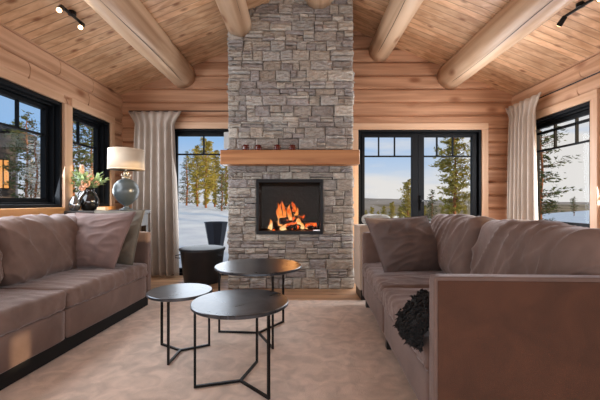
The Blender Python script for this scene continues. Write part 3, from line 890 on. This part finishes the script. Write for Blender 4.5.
# ------------------------------------------------------------------ coffee tables
def top_mat():
    m, t, b, o = newmat('burnished_dark_metal'); L = t.links.new; nn = t.nodes.new
    tcn = nn('ShaderNodeTexCoord'); n = nn('ShaderNodeTexNoise'); n.inputs['Scale'].default_value = 6; n.inputs['Detail'].default_value = 8; n.inputs['Distortion'].default_value = 1.0
    L(tcn.outputs['Object'], n.inputs[0])
    r = nn('ShaderNodeValToRGB'); r.color_ramp.elements[0].position = .35; r.color_ramp.elements[0].color = srgb(70, 74, 80)
    r.color_ramp.elements[1].position = .72; r.color_ramp.elements[1].color = srgb(112, 116, 122)
    L(n.outputs['Fac'], r.inputs[0]); L(r.outputs[0], b.inputs['Base Color'])
    mr = nn('ShaderNodeMapRange'); mr.inputs['To Min'].default_value = .20; mr.inputs['To Max'].default_value = .40; L(n.outputs['Fac'], mr.inputs['Value']); L(mr.outputs[0], b.inputs['Roughness'])
    b.inputs['Metallic'].default_value = .75
    bp = nn('ShaderNodeBump'); bp.inputs['Strength'].default_value = .25; bp.inputs['Distance'].default_value = .003
    L(n.outputs['Fac'], bp.inputs['Height']); L(bp.outputs[0], b.inputs['Normal'])
    return m
M['top'] = top_mat()
def coffee_table(c, z, rt, rl, angs, label):
    root = empty('coffee_table', (c[0], c[1], .021), label=label, cat='table', group='nest of round coffee tables')
    z -= .021
    mb = MB(); mb.lathe([(rt - .006, z - .022), (rt, z - .018), (rt, z - .004), (rt - .004, z), (.0, z)], seg=72)
    mb.build('tabletop', M['top'], root)
    for a in angs:
        a = R(a); d = Vector((math.cos(a), math.sin(a), 0)); w = .0072
        mb = MB(); Mx = Matrix.Rotation(a, 4, 'Z')
        mb.box(rl - w, rl + w, -w, w, 0, z - .020, M=Mx); mb.build('leg', M['black_metal'], root, bevel=.001)
        mb = MB(); mb.box(0, rl - w, -w, w, 0, 2 * w, M=Mx); mb.build('foot_bar', M['black_metal'], root, bevel=.001)
    return root
coffee_table((-.357, 2.10), .509, .288, .262, (195, 75, 315), 'round dark metal coffee table nearest the viewer')
coffee_table((-.340, 2.87), .583, .352, .330, (175, 55, 295), 'tallest and widest round dark coffee table, nearest the fireplace')
coffee_table((-.866, 2.53), .462, .226, .208, (148, 28, 268), 'smallest and lowest round dark coffee table beside the left sofa')

# ------------------------------------------------------------------ curtains
def curtain(name, pA, pB, z0, z1, folds, depth, label, seed, flare=.0, gather=.80):
    """pleated curtain hanging along the line pA->pB"""
    A = Vector(pA); B = Vector(pB); d = (B - A); Lc = d.length; d.normalize(); nrm = Vector((-d.y, d.x))
    n = folds * 16; m_ = 40; vs = []; fs = []
    for j in range(m_ + 1):
        t_ = j / m_; z = z0 + (z1 - z0) * t_
        for i in range(n + 1):
            u = i / n; ph = u * folds * 2 * PI
            amp = depth * (1 - .35 * t_) * (1 + .35 * noise.noise(Vector((u * 5, seed, t_ * .6))))
            if t_ > .93: amp *= 1 - (t_ - .93) / .07 * .45
            if .90 < t_ < .96: amp *= .7
            sft = .03 * noise.noise(Vector((u * 3 + seed, t_ * 1.3, 0))) * (1 - t_)
            w = math.sin(ph + .9 * noise.noise(Vector((u * 4, t_ * .8, seed))) )
            w = math.copysign(abs(w) ** .75, w)
            uu = .5 + (u - .5) * (gather + (1 - gather) * (abs(t_ - .93) / .93 if t_ < .93 else (t_ - .93) / .07 * 1.5))
            P = A + d * (Lc * uu + sft) + nrm * (amp * w)
            vs.append((P.x, P.y, z))
    for j in range(m_):
        for i in range(n): k = j * (n + 1) + i; fs.append((k, k + 1, k + n + 2, k + n + 1))
    mb = MB(); mb.add(vs, fs); o = mb.build(name, M['curtain'], smooth=True)
    s_ = o.modifiers.new('thick', 'SOLIDIFY'); s_.thickness = .004
    tag(o, label, 'curtain', 'pleated linen curtains')
    return o
curtain('curtain', (-2.47, 5.10), (-1.76, 5.10), .03, 2.42, 6, .06, 'cream pleated curtain beside the glazed door left of the chimney', 2)
curtain('curtain', (3.03, 5.12), (3.03, 4.42), .03, 2.48, 6, .06, 'pale grey pleated curtain in the right corner beside the side window', 6)
for (a, b, lb) in (((-2.5, 5.12, 2.43), (-.93, 5.12, 2.43), 'black curtain rail above the glazed door left of the chimney'), ((3.09, 5.15, 2.44), (3.09, 3.6, 2.44), 'black curtain rail along the right wall above the window')):
    mb = MB(); mb.tube([a, b], .008, 8)
    if a[1] > 5 and abs(a[0]) < 3: a = a
    rl_ = mb.build('curtain_rail', M['black_metal']); tag(rl_, lb, 'curtain rail')

# ------------------------------------------------------------------ corner console, lamp, vase
ct = empty('console_table', (-2.285, 4.22, 0), label='dark stained wooden side table in the left corner behind the sofa', cat='table')
mb = MB(); mb.box(-.335, .335, -.34, .34, .955, 1.0); mb.build('tabletop', M['dark_wood'], ct, bevel=.005)
mb = MB(); mb.box(-.315, .315, -.32, .32, .80, .954); mb.build('apron', M['dark_wood'], ct, bevel=.004)
for x in (-.285, .285):
    for y in (-.29, .29):
        mb = MB(); mb.box(x - .03, x + .03, y - .03, y + .03, 0, .80); mb.build('leg', M['dark_wood'], ct, bevel=.004)
mb = MB(); mb.box(-.305, .305, -.31, .31, .22, .25); mb.build('shelf', M['dark_wood'], ct, bevel=.004)
M['shade'] = fabric('lamp_shade_linen', srgb(196, 178, 156), 0.0, .04, weave=600)
M['ceramic'] = plain('grey_glazed_ceramic', srgb(62, 69, 73), .3, bump=.3, bscale=14, var=.18, vscale=7)
M['silver'] = plain('aged_silver', srgb(190, 178, 160), .3, .8)
tl = empty('table_lamp', (-2.135, 4.30, 1.0), label='table lamp with grey ceramic ball base and cream drum shade', cat='lamp')
s_ = 4.3 / F
mb = MB(); mb.lathe([(.075, 0), (.078, .012), (.05, .022), (.028, .035), (.026, .055), (.07, .085), (.125, .14), (.149, .21), (.150, .25), (.135, .31), (.10, .355), (.05, .38), (.035, .39), (.0, .39)], seg=40)
mb.build('base', M['ceramic'], tl, smooth=True)
mb = MB()
mb.lathe([(.045, .388), (.05, .396), (.03, .402), (.022, .415)], seg=20)
for k in range(8):
    a = 2 * PI * k / 8
    mb.tube([(.012 * math.cos(a), .012 * math.sin(a), .40), (.05 * math.cos(a), .05 * math.sin(a), .425), (.056 * math.cos(a), .056 * math.sin(a), .445)], [.012, .01, .003], 6)
    mb.tube([(.008 * math.cos(a), .008 * math.sin(a), .42), (.026 * math.cos(a + .4), .026 * math.sin(a + .4), .455), (.02 * math.cos(a), .02 * math.sin(a), .485)], [.012, .009, .003], 6)
mb.lathe([(.012, .41), (.012, .60), (0, .60)], seg=10)
mb.build('neck_ornament', M['silver'], tl, smooth=True)
mb = MB(); mb.lathe([(.207, .495), (.202, .745), (.198, .745), (.203, .495)], seg=56)
sh = mb.build('lamp_shade', M['shade'], tl, smooth=True)
for pr_ in ([(.2075, .495), (.209, .502), (.2075, .509)], [(.2025, .732), (.2045, .739), (.2025, .746)]):
    mb = MB(); mb.lathe(pr_, seg=56); mb.build('trim_band', M['shade'], sh)
mb = MB()
for k in range(3):
    a = 2 * PI * k / 3; mb.tube([(0, 0, .60), (.2 * math.cos(a), .2 * math.sin(a), .735)], .003, 5)
mb.build('shade_spider', M['silver'], tl)

M['black_glass'] = plain('glossy_black_glaze', srgb(20, 20, 22), .06, .3, coat=1)
vz = empty('vase', (-2.50 + .01, 4.13, 1.0), label='glossy black bulbous vase holding the flower arrangement', cat='vase')
mb = MB(); mb.lathe([(.06, 0), (.085, .02), (.108, .08), (.105, .14), (.08, .19), (.058, .215), (.056, .235), (.066, .26), (.060, .26), (.05, .235), (.05, .21), (0, .05)], seg=36)
mb.build('body', M['black_glass'], vz, smooth=True)
for sx in (-1,):
    mb = MB(); mb.tube([(sx * .055, 0, .24), (sx * .10, 0, .235), (sx * .13, 0, .19), (sx * .12, 0, .13), (sx * .105, 0, .12)], .010, 8); mb.build('handle', M['black_glass'], vz, smooth=True)
M['mirror'] = plain('silvered_glass', srgb(150, 150, 152), .12, .9)
sv = MB(); sv.lathe([(.03, 0), (.052, .02), (.062, .07), (.05, .12), (.028, .145), (.032, .16), (.026, .16), (.022, .14), (0, .03)], seg=30)
so = sv.build('small_vase', M['mirror'], smooth=True); so.location = (-2.55, 3.96, 1.0); tag(so, 'small silvered glass vase in front of the black vase', 'vase')
# flowers
fa = empty('flower_arrangement', (-2.49, 4.13, 1.10), label='flower bouquet of pink blossoms and green leaves in the black vase', cat='flowers')
M['leaf'] = plain('sage_leaf', srgb(138, 160, 112), .6, var=.3, vscale=30)
M['stem'] = plain('green_stem', srgb(70, 88, 50), .6)
M['petal'] = plain('pale_pink_petal', srgb(226, 184, 160), .7, var=.15, vscale=40)
M['dried'] = plain('dried_brown_flower', srgb(200, 160, 134), .8, var=.25, vscale=40)
rn = random.Random(21)
leafm = MB(); stm = MB()
def leafquad(mb, p, d, L_, w):
    d = d.normalized(); s1 = d.cross(Vector((rn.uniform(-.3, .3), rn.uniform(-.3, .3), 1))).normalized(); up = s1.cross(d)
    mb.add([p, p + d * L_ * .35 + s1 * w + up * .004, p + d * L_, p + d * L_ * .35 - s1 * w + up * .004, p + d * L_ * .4 - up * .004], [(0, 1, 4), (1, 2, 4), (2, 3, 4), (3, 0, 4)])
for k in range(40):
    a = rn.uniform(0, 2 * PI); el = rn.uniform(.25, 1.2)
    d = Vector((math.cos(a) * math.cos(el), math.sin(a) * math.cos(el) , math.sin(el)))
    Ls = rn.uniform(.14, .26)
    P0 = Vector((0, 0, .14)); P1 = P0 + d * Ls
    if P1.x < -.13: P1.x = -.13
    stm.tube([Vector((0, 0, .0)), P0 + d * .02, P1], [.003, .003, .0015], 5)
    for q in range(9):
        t_ = rn.uniform(.3, 1.0); pp = P0.lerp(P1, t_)
        ld = (d + Vector((rn.uniform(-1, 1), rn.uniform(-1, 1), rn.uniform(-.5, .6)))).normalized()
        if pp.x + ld.x * .06 < -.145: ld.x = abs(ld.x)
        leafquad(leafm, pp, ld, rn.uniform(.045, .08), rn.uniform(.013, .022))
leafm.build('leaves', M['leaf'], fa); stm.build('stems', M['stem'], fa)
def blossom(c, r, m, seed):
    mb = MB(); r_ = random.Random(seed)
    for k in range(70):
        d = Vector((r_.gauss(0, 1), r_.gauss(0, 1), r_.gauss(0, 1))).normalized()
        p = Vector(c) + d * r * .75
        s1 = d.orthogonal().normalized(); s2 = d.cross(s1); w = r * .34
        mb.add([p - d * r * .2, p + s1 * w + d * r * .15, p + s2 * w + d * r * .2, p - s1 * w + d * r * .15, p - s2 * w + d * r * .2], [(0, 1, 2), (0, 2, 3), (0, 3, 4), (0, 4, 1)])
    return mb.build('blossom', m, fa)
blossom((.02, -.10, .215), .05, M['petal'], 1); blossom((.05, -.06, .275), .04, M['petal'], 2); blossom((-.03, -.08, .16), .035, M['petal'], 3)
blossom((.10, -.02, .22), .032, M['petal'], 4); blossom((.03, 0, .31), .028, M['dried'], 5)
mb = MB(); mb.tube([(0, 0, 0), (-.03, 0, .25), (-.08, 0, .34)], .003, 5); mb.build('stems', M['stem'], fa)
mb = MB()
for ring in range(5):
    for k in range(10):
        a = 2 * PI * k / 10 + ring * .3; z = .33 + ring * .018; r_ = .026 - .003 * ring
        leafquad(mb, Vector((-.085 + r_ * .6 * math.cos(a), r_ * .6 * math.sin(a), z)), Vector((math.cos(a) * .35, math.sin(a) * .35, 1)), .045, .010)
mb.lathe([(.0, .32), (.018, .34), (.02, .40), (.0, .425)], (-.085, 0, 0), 12)
mb.build('dried_flower_head', M['dried'], fa)
tb = MB(); tb.box(-.05, .05, -.035, .035, 0, .04); o = tb.build('trinket_box', plain('cream_box', srgb(214, 190, 160), .5), bevel=.004); o.location = (-2.30, 4.08, 1.0)
tag(o, 'small cream trinket box between the vase and the table lamp', 'box')

# ------------------------------------------------------------------ ash bucket by the fireplace
bk = empty('log_bucket', px(202.5, 283, 4.84), label='dark grey round metal bucket beside the chimney in front of the glazed door', cat='bucket'); bk.location.z = 0
M['bucket'] = plain('dark_zinc', srgb(58, 60, 64), .45, .5, var=.15)
mb = MB(); mb.lathe([(.235, 0), (.245, .01), (.295, .43), (.308, .44), (.308, .452), (.297, .455), (.288, .44), (.238, .03), (0, .02)], seg=48)
b_ = mb.build('body', M['bucket'], bk, smooth=True)
mb = MB(); mb.lathe([(.31, .452), (.312, .465), (.28, .475), (.06, .49), (.0, .492)], seg=48); mb.build('lid', plain('brushed_zinc_lid', srgb(40, 43, 48), .6, .2), bk, smooth=True)
for sx in (-1, 1):
    mb = MB(); mb.tube([(sx * .25, -.17, .40), (sx * .31, -.19, .385), (sx * .31, -.19, .36), (sx * .25, -.165, .35)], .007, 6); mb.build('handle', M['bucket'], bk)

# pale box on left of mantel
mb = MB(); mb.box(-.045, .045, -.02, .02, -.125, .125); o = mb.build('wall_speaker', plain('pale_grey_plastic', srgb(205, 205, 205), .5), bevel=.006)
pp = px(224, 140.5, 5.1); o.location = (pp.x + .02, YB - .03, pp.z + .02); o.rotation_euler = (0, 0, 0)
tag(o, 'small pale grey wall box beside the chimney above the mantel end', 'wall box')

# pale linen-covered stool behind the far arm of the right sofa
sb = empty('side_cabinet', (1.02, 4.09, 0), label='pale linen-coloured cabinet behind the far end of the right sofa', cat='cabinet')
M['linen_pale'] = fabric('pale_oatmeal_linen', srgb(196, 176, 158), .05, .05)
mb = MB(); mb.box(-.36, .36, -.19, .19, .115, .83); mb.build('body', M['linen_pale'], sb, bevel=.01)
mb = MB(); mb.box(-.34, .34, -.17, .17, 0, .115); mb.build('dark_underblock', M['dark_leg'], sb, bevel=.004)
o = cushion('folded_blanket', (.30, .26, .11), fabric('pale_blue_grey_wool', srgb(176, 182, 180), .2, .08), None, r=.05, bulge=.01, wr=.006, seed=2, cuts=16)
o.location = (.87, 4.02, .895); tag(o, 'pale blue-grey folded blanket lying on the linen-coloured cabinet', 'blanket')

# ------------------------------------------------------------------ ceiling spotlights
def ceil_pt(x, y):
    """point where the pixel ray meets a ceiling slope"""
    dx = (x - 300) / F; dz = (202 - y) / F
    if x < 300: d = (ZW - H - XL * SL) / (dz - SL * dx)
    else: d = (ZW - H + XR * SL) / (dz + SL * dx)
    return Vector((dx * d, d, H + dz * d))
M['bulb'] = bpy.data.materials.new('warm_bulb'); M['bulb'].use_nodes = True
t = M['bulb'].node_tree; t.nodes.clear(); em = t.nodes.new('ShaderNodeEmission'); em.inputs[0].default_value = (1, .66, .34, 1); em.inputs[1].default_value = 6
oo = t.nodes.new('ShaderNodeOutputMaterial'); t.links.new(em.outputs[0], oo.inputs[0])
def spot_bar(pA, pB, heads, label):
    root = empty('spotlight_bar', (pA + pB) / 2, label=label, cat='ceiling light')
    c = (pA + pB) / 2
    A = pA - c; B = pB - c
    dn = Vector((0, 0, -1))
    mb = MB(); mb.tube([A + dn * .035, B + dn * .035], .014, 8)
    mb.tube([dn * .0, dn * .035], .035, 12)
    mb.build('bar', M['black_metal'], root)
    for (P, d, lit) in heads:
        P = Vector(P) - c; d = Vector(d).normalized()
        mb = MB(); mb.tube([P + dn * .035, P + dn * .055], .008, 6); mb.tube([P + dn * .055 - d * .03, P + dn * .055 + d * .055], [.022, .028], 14, cap=True)
        h = mb.build('lamp_head', M['black_metal'], root)
        mb = MB(); q = P + dn * .055 + d * .057; mb.tube([q - d * .003, q + d * .004], .022, 14); mb.build('bulb', M['bulb'], h)
        sp = light('spot_lamp', 'SPOT', Vector(c) + q + d * .02, (0, 0, 0), lit, (1, .74, .48), spot_size=R(110), spot_blend=.8, shadow_soft_size=.03); aim(sp, d)
    return root
A = ceil_pt(61, 2); B = ceil_pt(82, 20)
spot_bar(A, B, [(A, (.2, -.75, -.75), 8), (B, (.2, -.75, -.7), 8)], 'black spotlight bar with two lit lamps on the left ceiling slope')
A = ceil_pt(600, -9); B = ceil_pt(563, 14)
spot_bar(A, B, [(A, (-.5, -.6, -.6), 8), (B, (0, .85, -.5), 7)], 'black spotlight bar on the right ceiling slope')

# ------------------------------------------------------------------ outdoors
def ground(x, y):
    d = max(0, y - 5.4)
    k = 1 / (1 + math.exp((x - .5) * .8 / (1 + d * .06)))
    left = min(.05 * d, .95) + max(0, d - 25) * .006
    right = -.055 * min(d, 30) - .02 * max(0, d - 30)
    side = 0
    if x < -3 and y < 20: side = min(.9, (-3 - x) * .13)
    if x > 3.4 : 
        side = 0
    rr = 1 / (1 + math.exp(-(x - 3.2 - .75 * d) * .8 / (1 + d * .1)))
    v = left * k + right * (1 - k) * (1 - rr) + rr * (.55 * min(1, max(0, x - 3.6) / 8)) * (1 - k)
    return -.10 + max(v, side if x < -3 else v) + .05 * noise.noise(Vector((x * .6, y * .6, 0))) + .02 * noise.noise(Vector((x * 2.5, y * 2.5, 4)))
tm = MB(); vs = []; fs = []
xs = [-60 + 1.0 * i for i in range(45)] + [-15 + .4 * i for i in range(75)] + [15 + 1.0 * i for i in range(50)]
ys = [-14 + 1.0 * i for i in range(16)] + [2 + .4 * i for i in range(50)] + [22 + 1.2 * i for i in range(40)]
for y in ys:
    for x in xs:
        inside = XL - .3 < x < XR + .3 and YR - .3 < y < YB + .3
        vs.append((x, y, -.25 if inside else ground(x, y)))
nx = len(xs)
for j in range(len(ys) - 1):
    for i in range(nx - 1): k = j * nx + i; fs.append((k, k + 1, k + nx + 1, k + nx))
tm.add(vs, fs); o = tm.build('snow_ground', M['snow'], smooth=True); tag(o, 'bluish white snow covering the ground outside the windows', 'snow'); o['kind'] = 'structure'
# hills
def hills(y, amp, base, seed, m, x0=-500, x1=600, prof=None):
    mb = MB(); vs = []; fs = []; n = 140
    for i in range(n + 1):
        x = x0 + (x1 - x0) * i / n
        h = base + amp * (noise.noise(Vector((x * .006 + seed, 0, 0))) + .25 * noise.noise(Vector((x * .03 + seed, 3, 0))))
        if prof: h += prof(x)
        for j in range(7):
            t_ = j / 6; vs.append((x, y + 160 * t_ + 10 * noise.noise(Vector((x * .02, t_ * 4, seed))), -12 + (h + 12) * math.sin(t_ * PI / 2)))
    for i in range(n):
        for j in range(6): k = i * 7 + j; fs.append((k, k + 7, k + 8, k + 1))
    mb.add(vs, fs); return mb.build('distant_hill', m, smooth=True)
M['hill'] = plain('hazy_hill', srgb(150, 140, 130), .95, var=.25, vscale=.03)
M['hill2'] = plain('near_wooded_hill', srgb(136, 118, 88), .95, var=.35, vscale=.05, bump=1, bscale=.3)
tag(hills(330, 3, 2.0, 2.3, M['hill'], prof=lambda x: 5.2 * math.exp(-((x - 80) / 70) ** 2) - .0 * x), 'long hazy blue-grey hill on the horizon beyond the glazed doors', 'hill')
tag(hills(150, 1.0, -1.2, 7.1, M['hill2'], 60, 420), 'low brown wooded hillside beyond the right side window', 'hill')

# conifers
M['bark'] = plain('pine_bark', srgb(150, 96, 62), .9, var=.3, vscale=12)
M['needle'] = plain('dark_needles', srgb(84, 92, 52), .8, var=.4, vscale=2)
M['needle_gold'] = plain('olive_golden_needles', srgb(158, 146, 64), .8, var=.35, vscale=2)
M['needle_snow'] = plain('frosted_needles', srgb(214, 208, 194), .8, var=.4, vscale=3)
def make_tree(name, h, rad, kind, mats, seed, nb=60, tuft=26, lowest=.12):
    rn = random.Random(seed)
    root = empty(name)
    tr = MB(); tr.tube([(.04 * math.sin(i * .9 + seed), .04 * math.cos(i * 1.1 + seed), h * i / 10) for i in range(11)], [h * .016 * (1 - i / 10.6) + .01 for i in range(11)], 8)
    fo = MB()
    for b in range(nb):
        t_ = lowest + (1 - lowest) * (b + rn.random()) / nb
        if kind == 'spruce': r = rad * (1 - t_) ** .8 * rn.uniform(.75, 1.1) + .08
        else: r = rad * (math.sin(PI * min(1, (1 - t_) * 1.15 + .05)) ** .7) * rn.uniform(.45, 1.1) * (.55 + .45 * (1 - t_)) + .1
        a = rn.uniform(0, 2 * PI); up = rn.uniform(-.15, .05) if kind == 'spruce' else rn.uniform(-.12, .35)
        P0 = Vector((0, 0, h * t_)); pts = []
        for q in range(4):
            s = q / 3
            pts.append(P0 + Vector((math.cos(a) * r * s, math.sin(a) * r * s, r * (up * s + .12 * s * s))))
        tr.tube(pts, [.02 * h / 6, .014 * h / 6, .009 * h / 6, .003], 4, cap=False)
        nt_ = int(tuft * (.35 + r / rad * .8))
        for q in range(nt_):
            s = rn.uniform(.2, 1.05)
            c = P0 + Vector((math.cos(a) * r * s, math.sin(a) * r * s, r * (up * s + .12 * s * s)))
            sp = (.07 + .16 * r * (1 - abs(s - .6))) * (1 if kind == 'spruce' else 1.0)
            c += Vector((rn.gauss(0, sp), rn.gauss(0, sp), rn.gauss(0, sp * .35)))
            L_ = rn.uniform(.08, .19) * h / 6
            for w in range(2):
                d = Vector((math.cos(a) + rn.gauss(0, .8), math.sin(a) + rn.gauss(0, .8), rn.gauss(.1, .5))).normalized()
                s1 = d.orthogonal().normalized() * L_ * .22
                fo.add([c - d * L_ * .4 , c + s1, c + d * L_, c - s1 + Vector((0, 0, -L_ * .15))], [(0, 1, 2), (0, 2, 3)])
    tr.build('trunk', mats[0], root, smooth=True); fo.build('foliage', mats[1], root)
    return root
def place(root, x, y, rz, sc, label, first, zoff=0, group='conifers outside'):
    o = root if first else copy_tree(root)
    o.location = (x, y, ground(x, y) - .05 + zoff); o.rotation_euler = (0, 0, rz); o.scale = (sc, sc, sc)
    tag(o, label, 'tree', group); return o
def at(xp, d): return (xp - 300) * d / F
T1 = make_tree('pine_tree', 6.0, 1.15, 'pine', (M['bark'], M['needle_gold']), 3, nb=110, tuft=42, lowest=.05)
T2 = make_tree('spruce_tree', 5.0, 1.0, 'spruce', (M['bark'], M['needle']), 5, nb=90, tuft=20, lowest=.05)
T3 = make_tree('pine_tree', 6.0, 1.5, 'pine', (M['bark'], M['needle']), 9, nb=60, tuft=34, lowest=.16)
T4 = make_tree('spruce_tree', 4.0, .8, 'spruce', (M['bark'], M['needle_snow']), 15, nb=70, tuft=18, lowest=.05)
# seen through the left back door
place(T1, at(206, 24), 24, 0, .80, 'tallest golden-green pine in the group outside the left glazed door', True)
place(T1, at(197, 27), 27, 2, .78, 'golden-green pine left of the tallest one outside the left glazed door', False)
place(T1, at(215, 29.5), 29.5, 4, .80, 'golden-green pine right of the tallest one outside the left glazed door', False)
place(T2, at(187, 32), 32, 1, 1.0, 'dark spruce left in the tree group outside the left glazed door', True)
place(T2, at(222, 22), 22, 1.5, .52, 'low dark spruce right in the tree group outside the left glazed door', False)
place(T1, at(226, 40), 40, 5, .85, 'thin golden pine farthest back beside the chimney edge', False)
# through the double doors
def place_z(root, xp, d, ytop, ybase, hroot, rz, label, first=False):
    o = root if first else copy_tree(root)
    zt = H + (202 - ytop) * d / F; zb = ground(at(xp, d), d) - .05
    s = (zt - zb) / hroot
    o.location = (at(xp, d), d, zb); o.rotation_euler = (0, 0, rz); o.scale = (s, s, s); tag(o, label, 'tree', 'conifers outside'); return o
place_z(T1, 455, 13, 126, 245, 6, 1.0, 'large golden pine behind the right leaf of the double doors')
place_z(T1, 408, 22, 180, 232, 6, 2.2, 'slim golden pine behind the middle post of the double doors')
place_z(T2, 432, 26, 190, 228, 5, 2.2, 'small spruce just right of the middle post of the double doors')
for i, (xp, yt, lb) in enumerate(((372, 207, 'leftmost low yellow pine behind the left door leaf'), (384, 206, 'second low yellow pine behind the left door leaf'), (392, 202, 'taller low yellow pine in the middle of the left door leaf'), (400, 207, 'rightmost low yellow pine behind the left door leaf'), (424, 205, 'low yellow pine right of the middle door post'), (443, 206, 'low yellow pine at the foot of the large golden pine'), (366, 210, 'small yellow pine at the left frame of the double doors'), (378, 211, 'short yellow pine between the two leftmost low pines'), (415, 208, 'low yellow pine hidden partly by the middle door post'), (450, 208, 'low yellow pine right under the large golden pine'), (465, 205, 'low yellow pine at the right frame of the double doors'))):
    place_z(T1, xp, 30 + i * 2.5, yt, 236, 6, i * 1.3, lb)
# side window, big pine near the house
place_z(T3, 541, 9.5, 118, 230, 6, 0.4, 'dark sparse pine close outside the right side window', True)
place_z(T3, 574, 40, 197, 214, 6, 1.9, 'tiny far pine on the hillside beyond the right side window')
# left windows
place_z(T3, 27, 10.5, 116, 213, 6, 2.5, 'dark pine right of the cabin roof outside the large left window')
place_z(T4, 36, 9.0, 140, 216, 4, 2.0, 'frosted spruce outside the right edge of the large left window', True)
place_z(T4, 31, 12.0, 158, 212, 4, 3.0, 'smaller frosted spruce in front of the cabin')
place_z(T3, 72, 13, 98, 214, 6, 4.0, 'tall dark pine outside the small left window')
place_z(T3, 92, 20, 118, 212, 6, 5.0, 'second tall pine outside the small left window')
place_z(T4, 90, 16, 168, 212, 4, .5, 'small frosted spruce low outside the small left window')

# neighbouring cabin
cd = 15.0; k = cd / F
cab = empty('cabin', (at(0, cd) - 2 * math.sin(R(38)), cd + 2 * math.cos(R(38)), 0), R(38), label='dark neighbouring cabin with a lit orange window outside the left window', cat='building')
def cz(y): return H + (202 - y) * k
def cx(x): return x * k * .76
M['cabin_wall'] = wood('dark_cabin_boards', srgb(72, 58, 50), srgb(48, 40, 36), 'X', knots=False, board=('Z', .2))
M['cabin_roof'] = plain('dark_cabin_roof', srgb(52, 56, 64), .7)
gz = .4
mb = MB()
xl, xr, xm = cx(-50), cx(16), cx(8); ze, zp = cz(146), cz(130)
for y in (-2, 2):
    pass
zr_ = zp - (xr - xm) * .42; zl_ = zp - (xm - xl) * .42
mb.add([(xl, -2, gz), (xr, -2, gz), (xr, -2, zr_), (xm, -2, zp), (xl, -2, zl_), (xl, 3, gz), (xr, 3, gz), (xr, 3, zr_), (xm, 3, zp), (xl, 3, zl_)],
       [(0, 1, 2, 3, 4), (9, 8, 7, 6, 5), (0, 5, 6, 1), (1, 6, 7, 2), (4, 9, 5, 0)])
mb.build('wall', M['cabin_wall'], cab)
mb = MB(); ov = .75; sl_ = .42; ze = zp - (xr - xm) * sl_
mb.add([(xm, -2.6, zp + .02), (xr + ov, -2.6, ze - ov * sl_), (xr + ov, 3.4, ze - ov * sl_), (xm, 3.4, zp + .02), (xm, -2.6, zp + .2), (xr + ov, -2.6, ze - ov * sl_ + .18), (xr + ov, 3.4, ze - ov * sl_ + .18), (xm, 3.4, zp + .2)], [(0,3,2,1),(4,5,6,7),(0,1,5,4),(1,2,6,5),(2,3,7,6),(3,0,4,7)])
zl = zp - (xm - xl + .4) * sl_
mb.add([(xl - .4, -2.6, zl), (xm, -2.6, zp + .02), (xm, 3.4, zp + .02), (xl - .4, 3.4, zl), (xl - .4, -2.6, zl + .18), (xm, -2.6, zp + .2), (xm, 3.4, zp + .2), (xl - .4, 3.4, zl + .18)], [(0,3,2,1),(4,5,6,7),(0,1,5,4),(1,2,6,5),(2,3,7,6),(3,0,4,7)])
mb.build('roof', M['cabin_roof'], cab)
M['lit'] = bpy.data.materials.new('lit_window'); M['lit'].use_nodes = True
t = M['lit'].node_tree; t.nodes.clear(); em = t.nodes.new('ShaderNodeEmission'); em.inputs[0].default_value = (1, .42, .12, 1); em.inputs[1].default_value = .9
oo = t.nodes.new('ShaderNodeOutputMaterial'); t.links.new(em.outputs[0], oo.inputs[0])
for (a, b, c_, d_) in ((-9, 2.5, 160, 188), (4, 9, 160, 188), (-30, -16, 160, 188)):
    mb = MB(); mb.box(cx(a) - .05, cx(b) + .05, -2.06, -1.99, cz(d_) - .05, cz(c_) + .05); f_ = mb.build('window', M['black_frame'], cab)
    mb = MB(); mb.box(cx(a), cx(b), -2.075, -2.062, cz(d_), cz(c_)); mb.build('pane', M['lit'], f_)
# cabin snow base / deck
mb = MB(); mb.box(xl - .3, xr + .5, -3.2, -2.05, gz, cz(197)); mb.build('deck', M['cabin_wall'], cab)

# fire bowl outside left door
fbp = (at(216, 6.4), 6.4)
fbw = empty('fire_bowl', (fbp[0], fbp[1], ground(*fbp) - .02), label='dark metal tapered fire bowl on the snow outside the left glazed door', cat='fire bowl')
zt_ = H + (202 - 222) * 6.4 / F - fbw.location.z
mb = MB(); mb.lathe([(.05, 0), (.07, .02), (.21, zt_ - .02), (.225, zt_), (.20, zt_), (.07, .06), (0, .05)], seg=8)
mb.build('bowl', plain('slate_metal', srgb(62, 68, 80), .5, .3), fbw)
for k_ in range(4):
    a = PI / 4 + k_ * PI / 2; mb = MB(); mb.tube([(.05 * math.cos(a), .05 * math.sin(a), .05), (.14 * math.cos(a), .14 * math.sin(a), 0)], .012, 6); mb.build('foot', M['black_metal'], fbw)
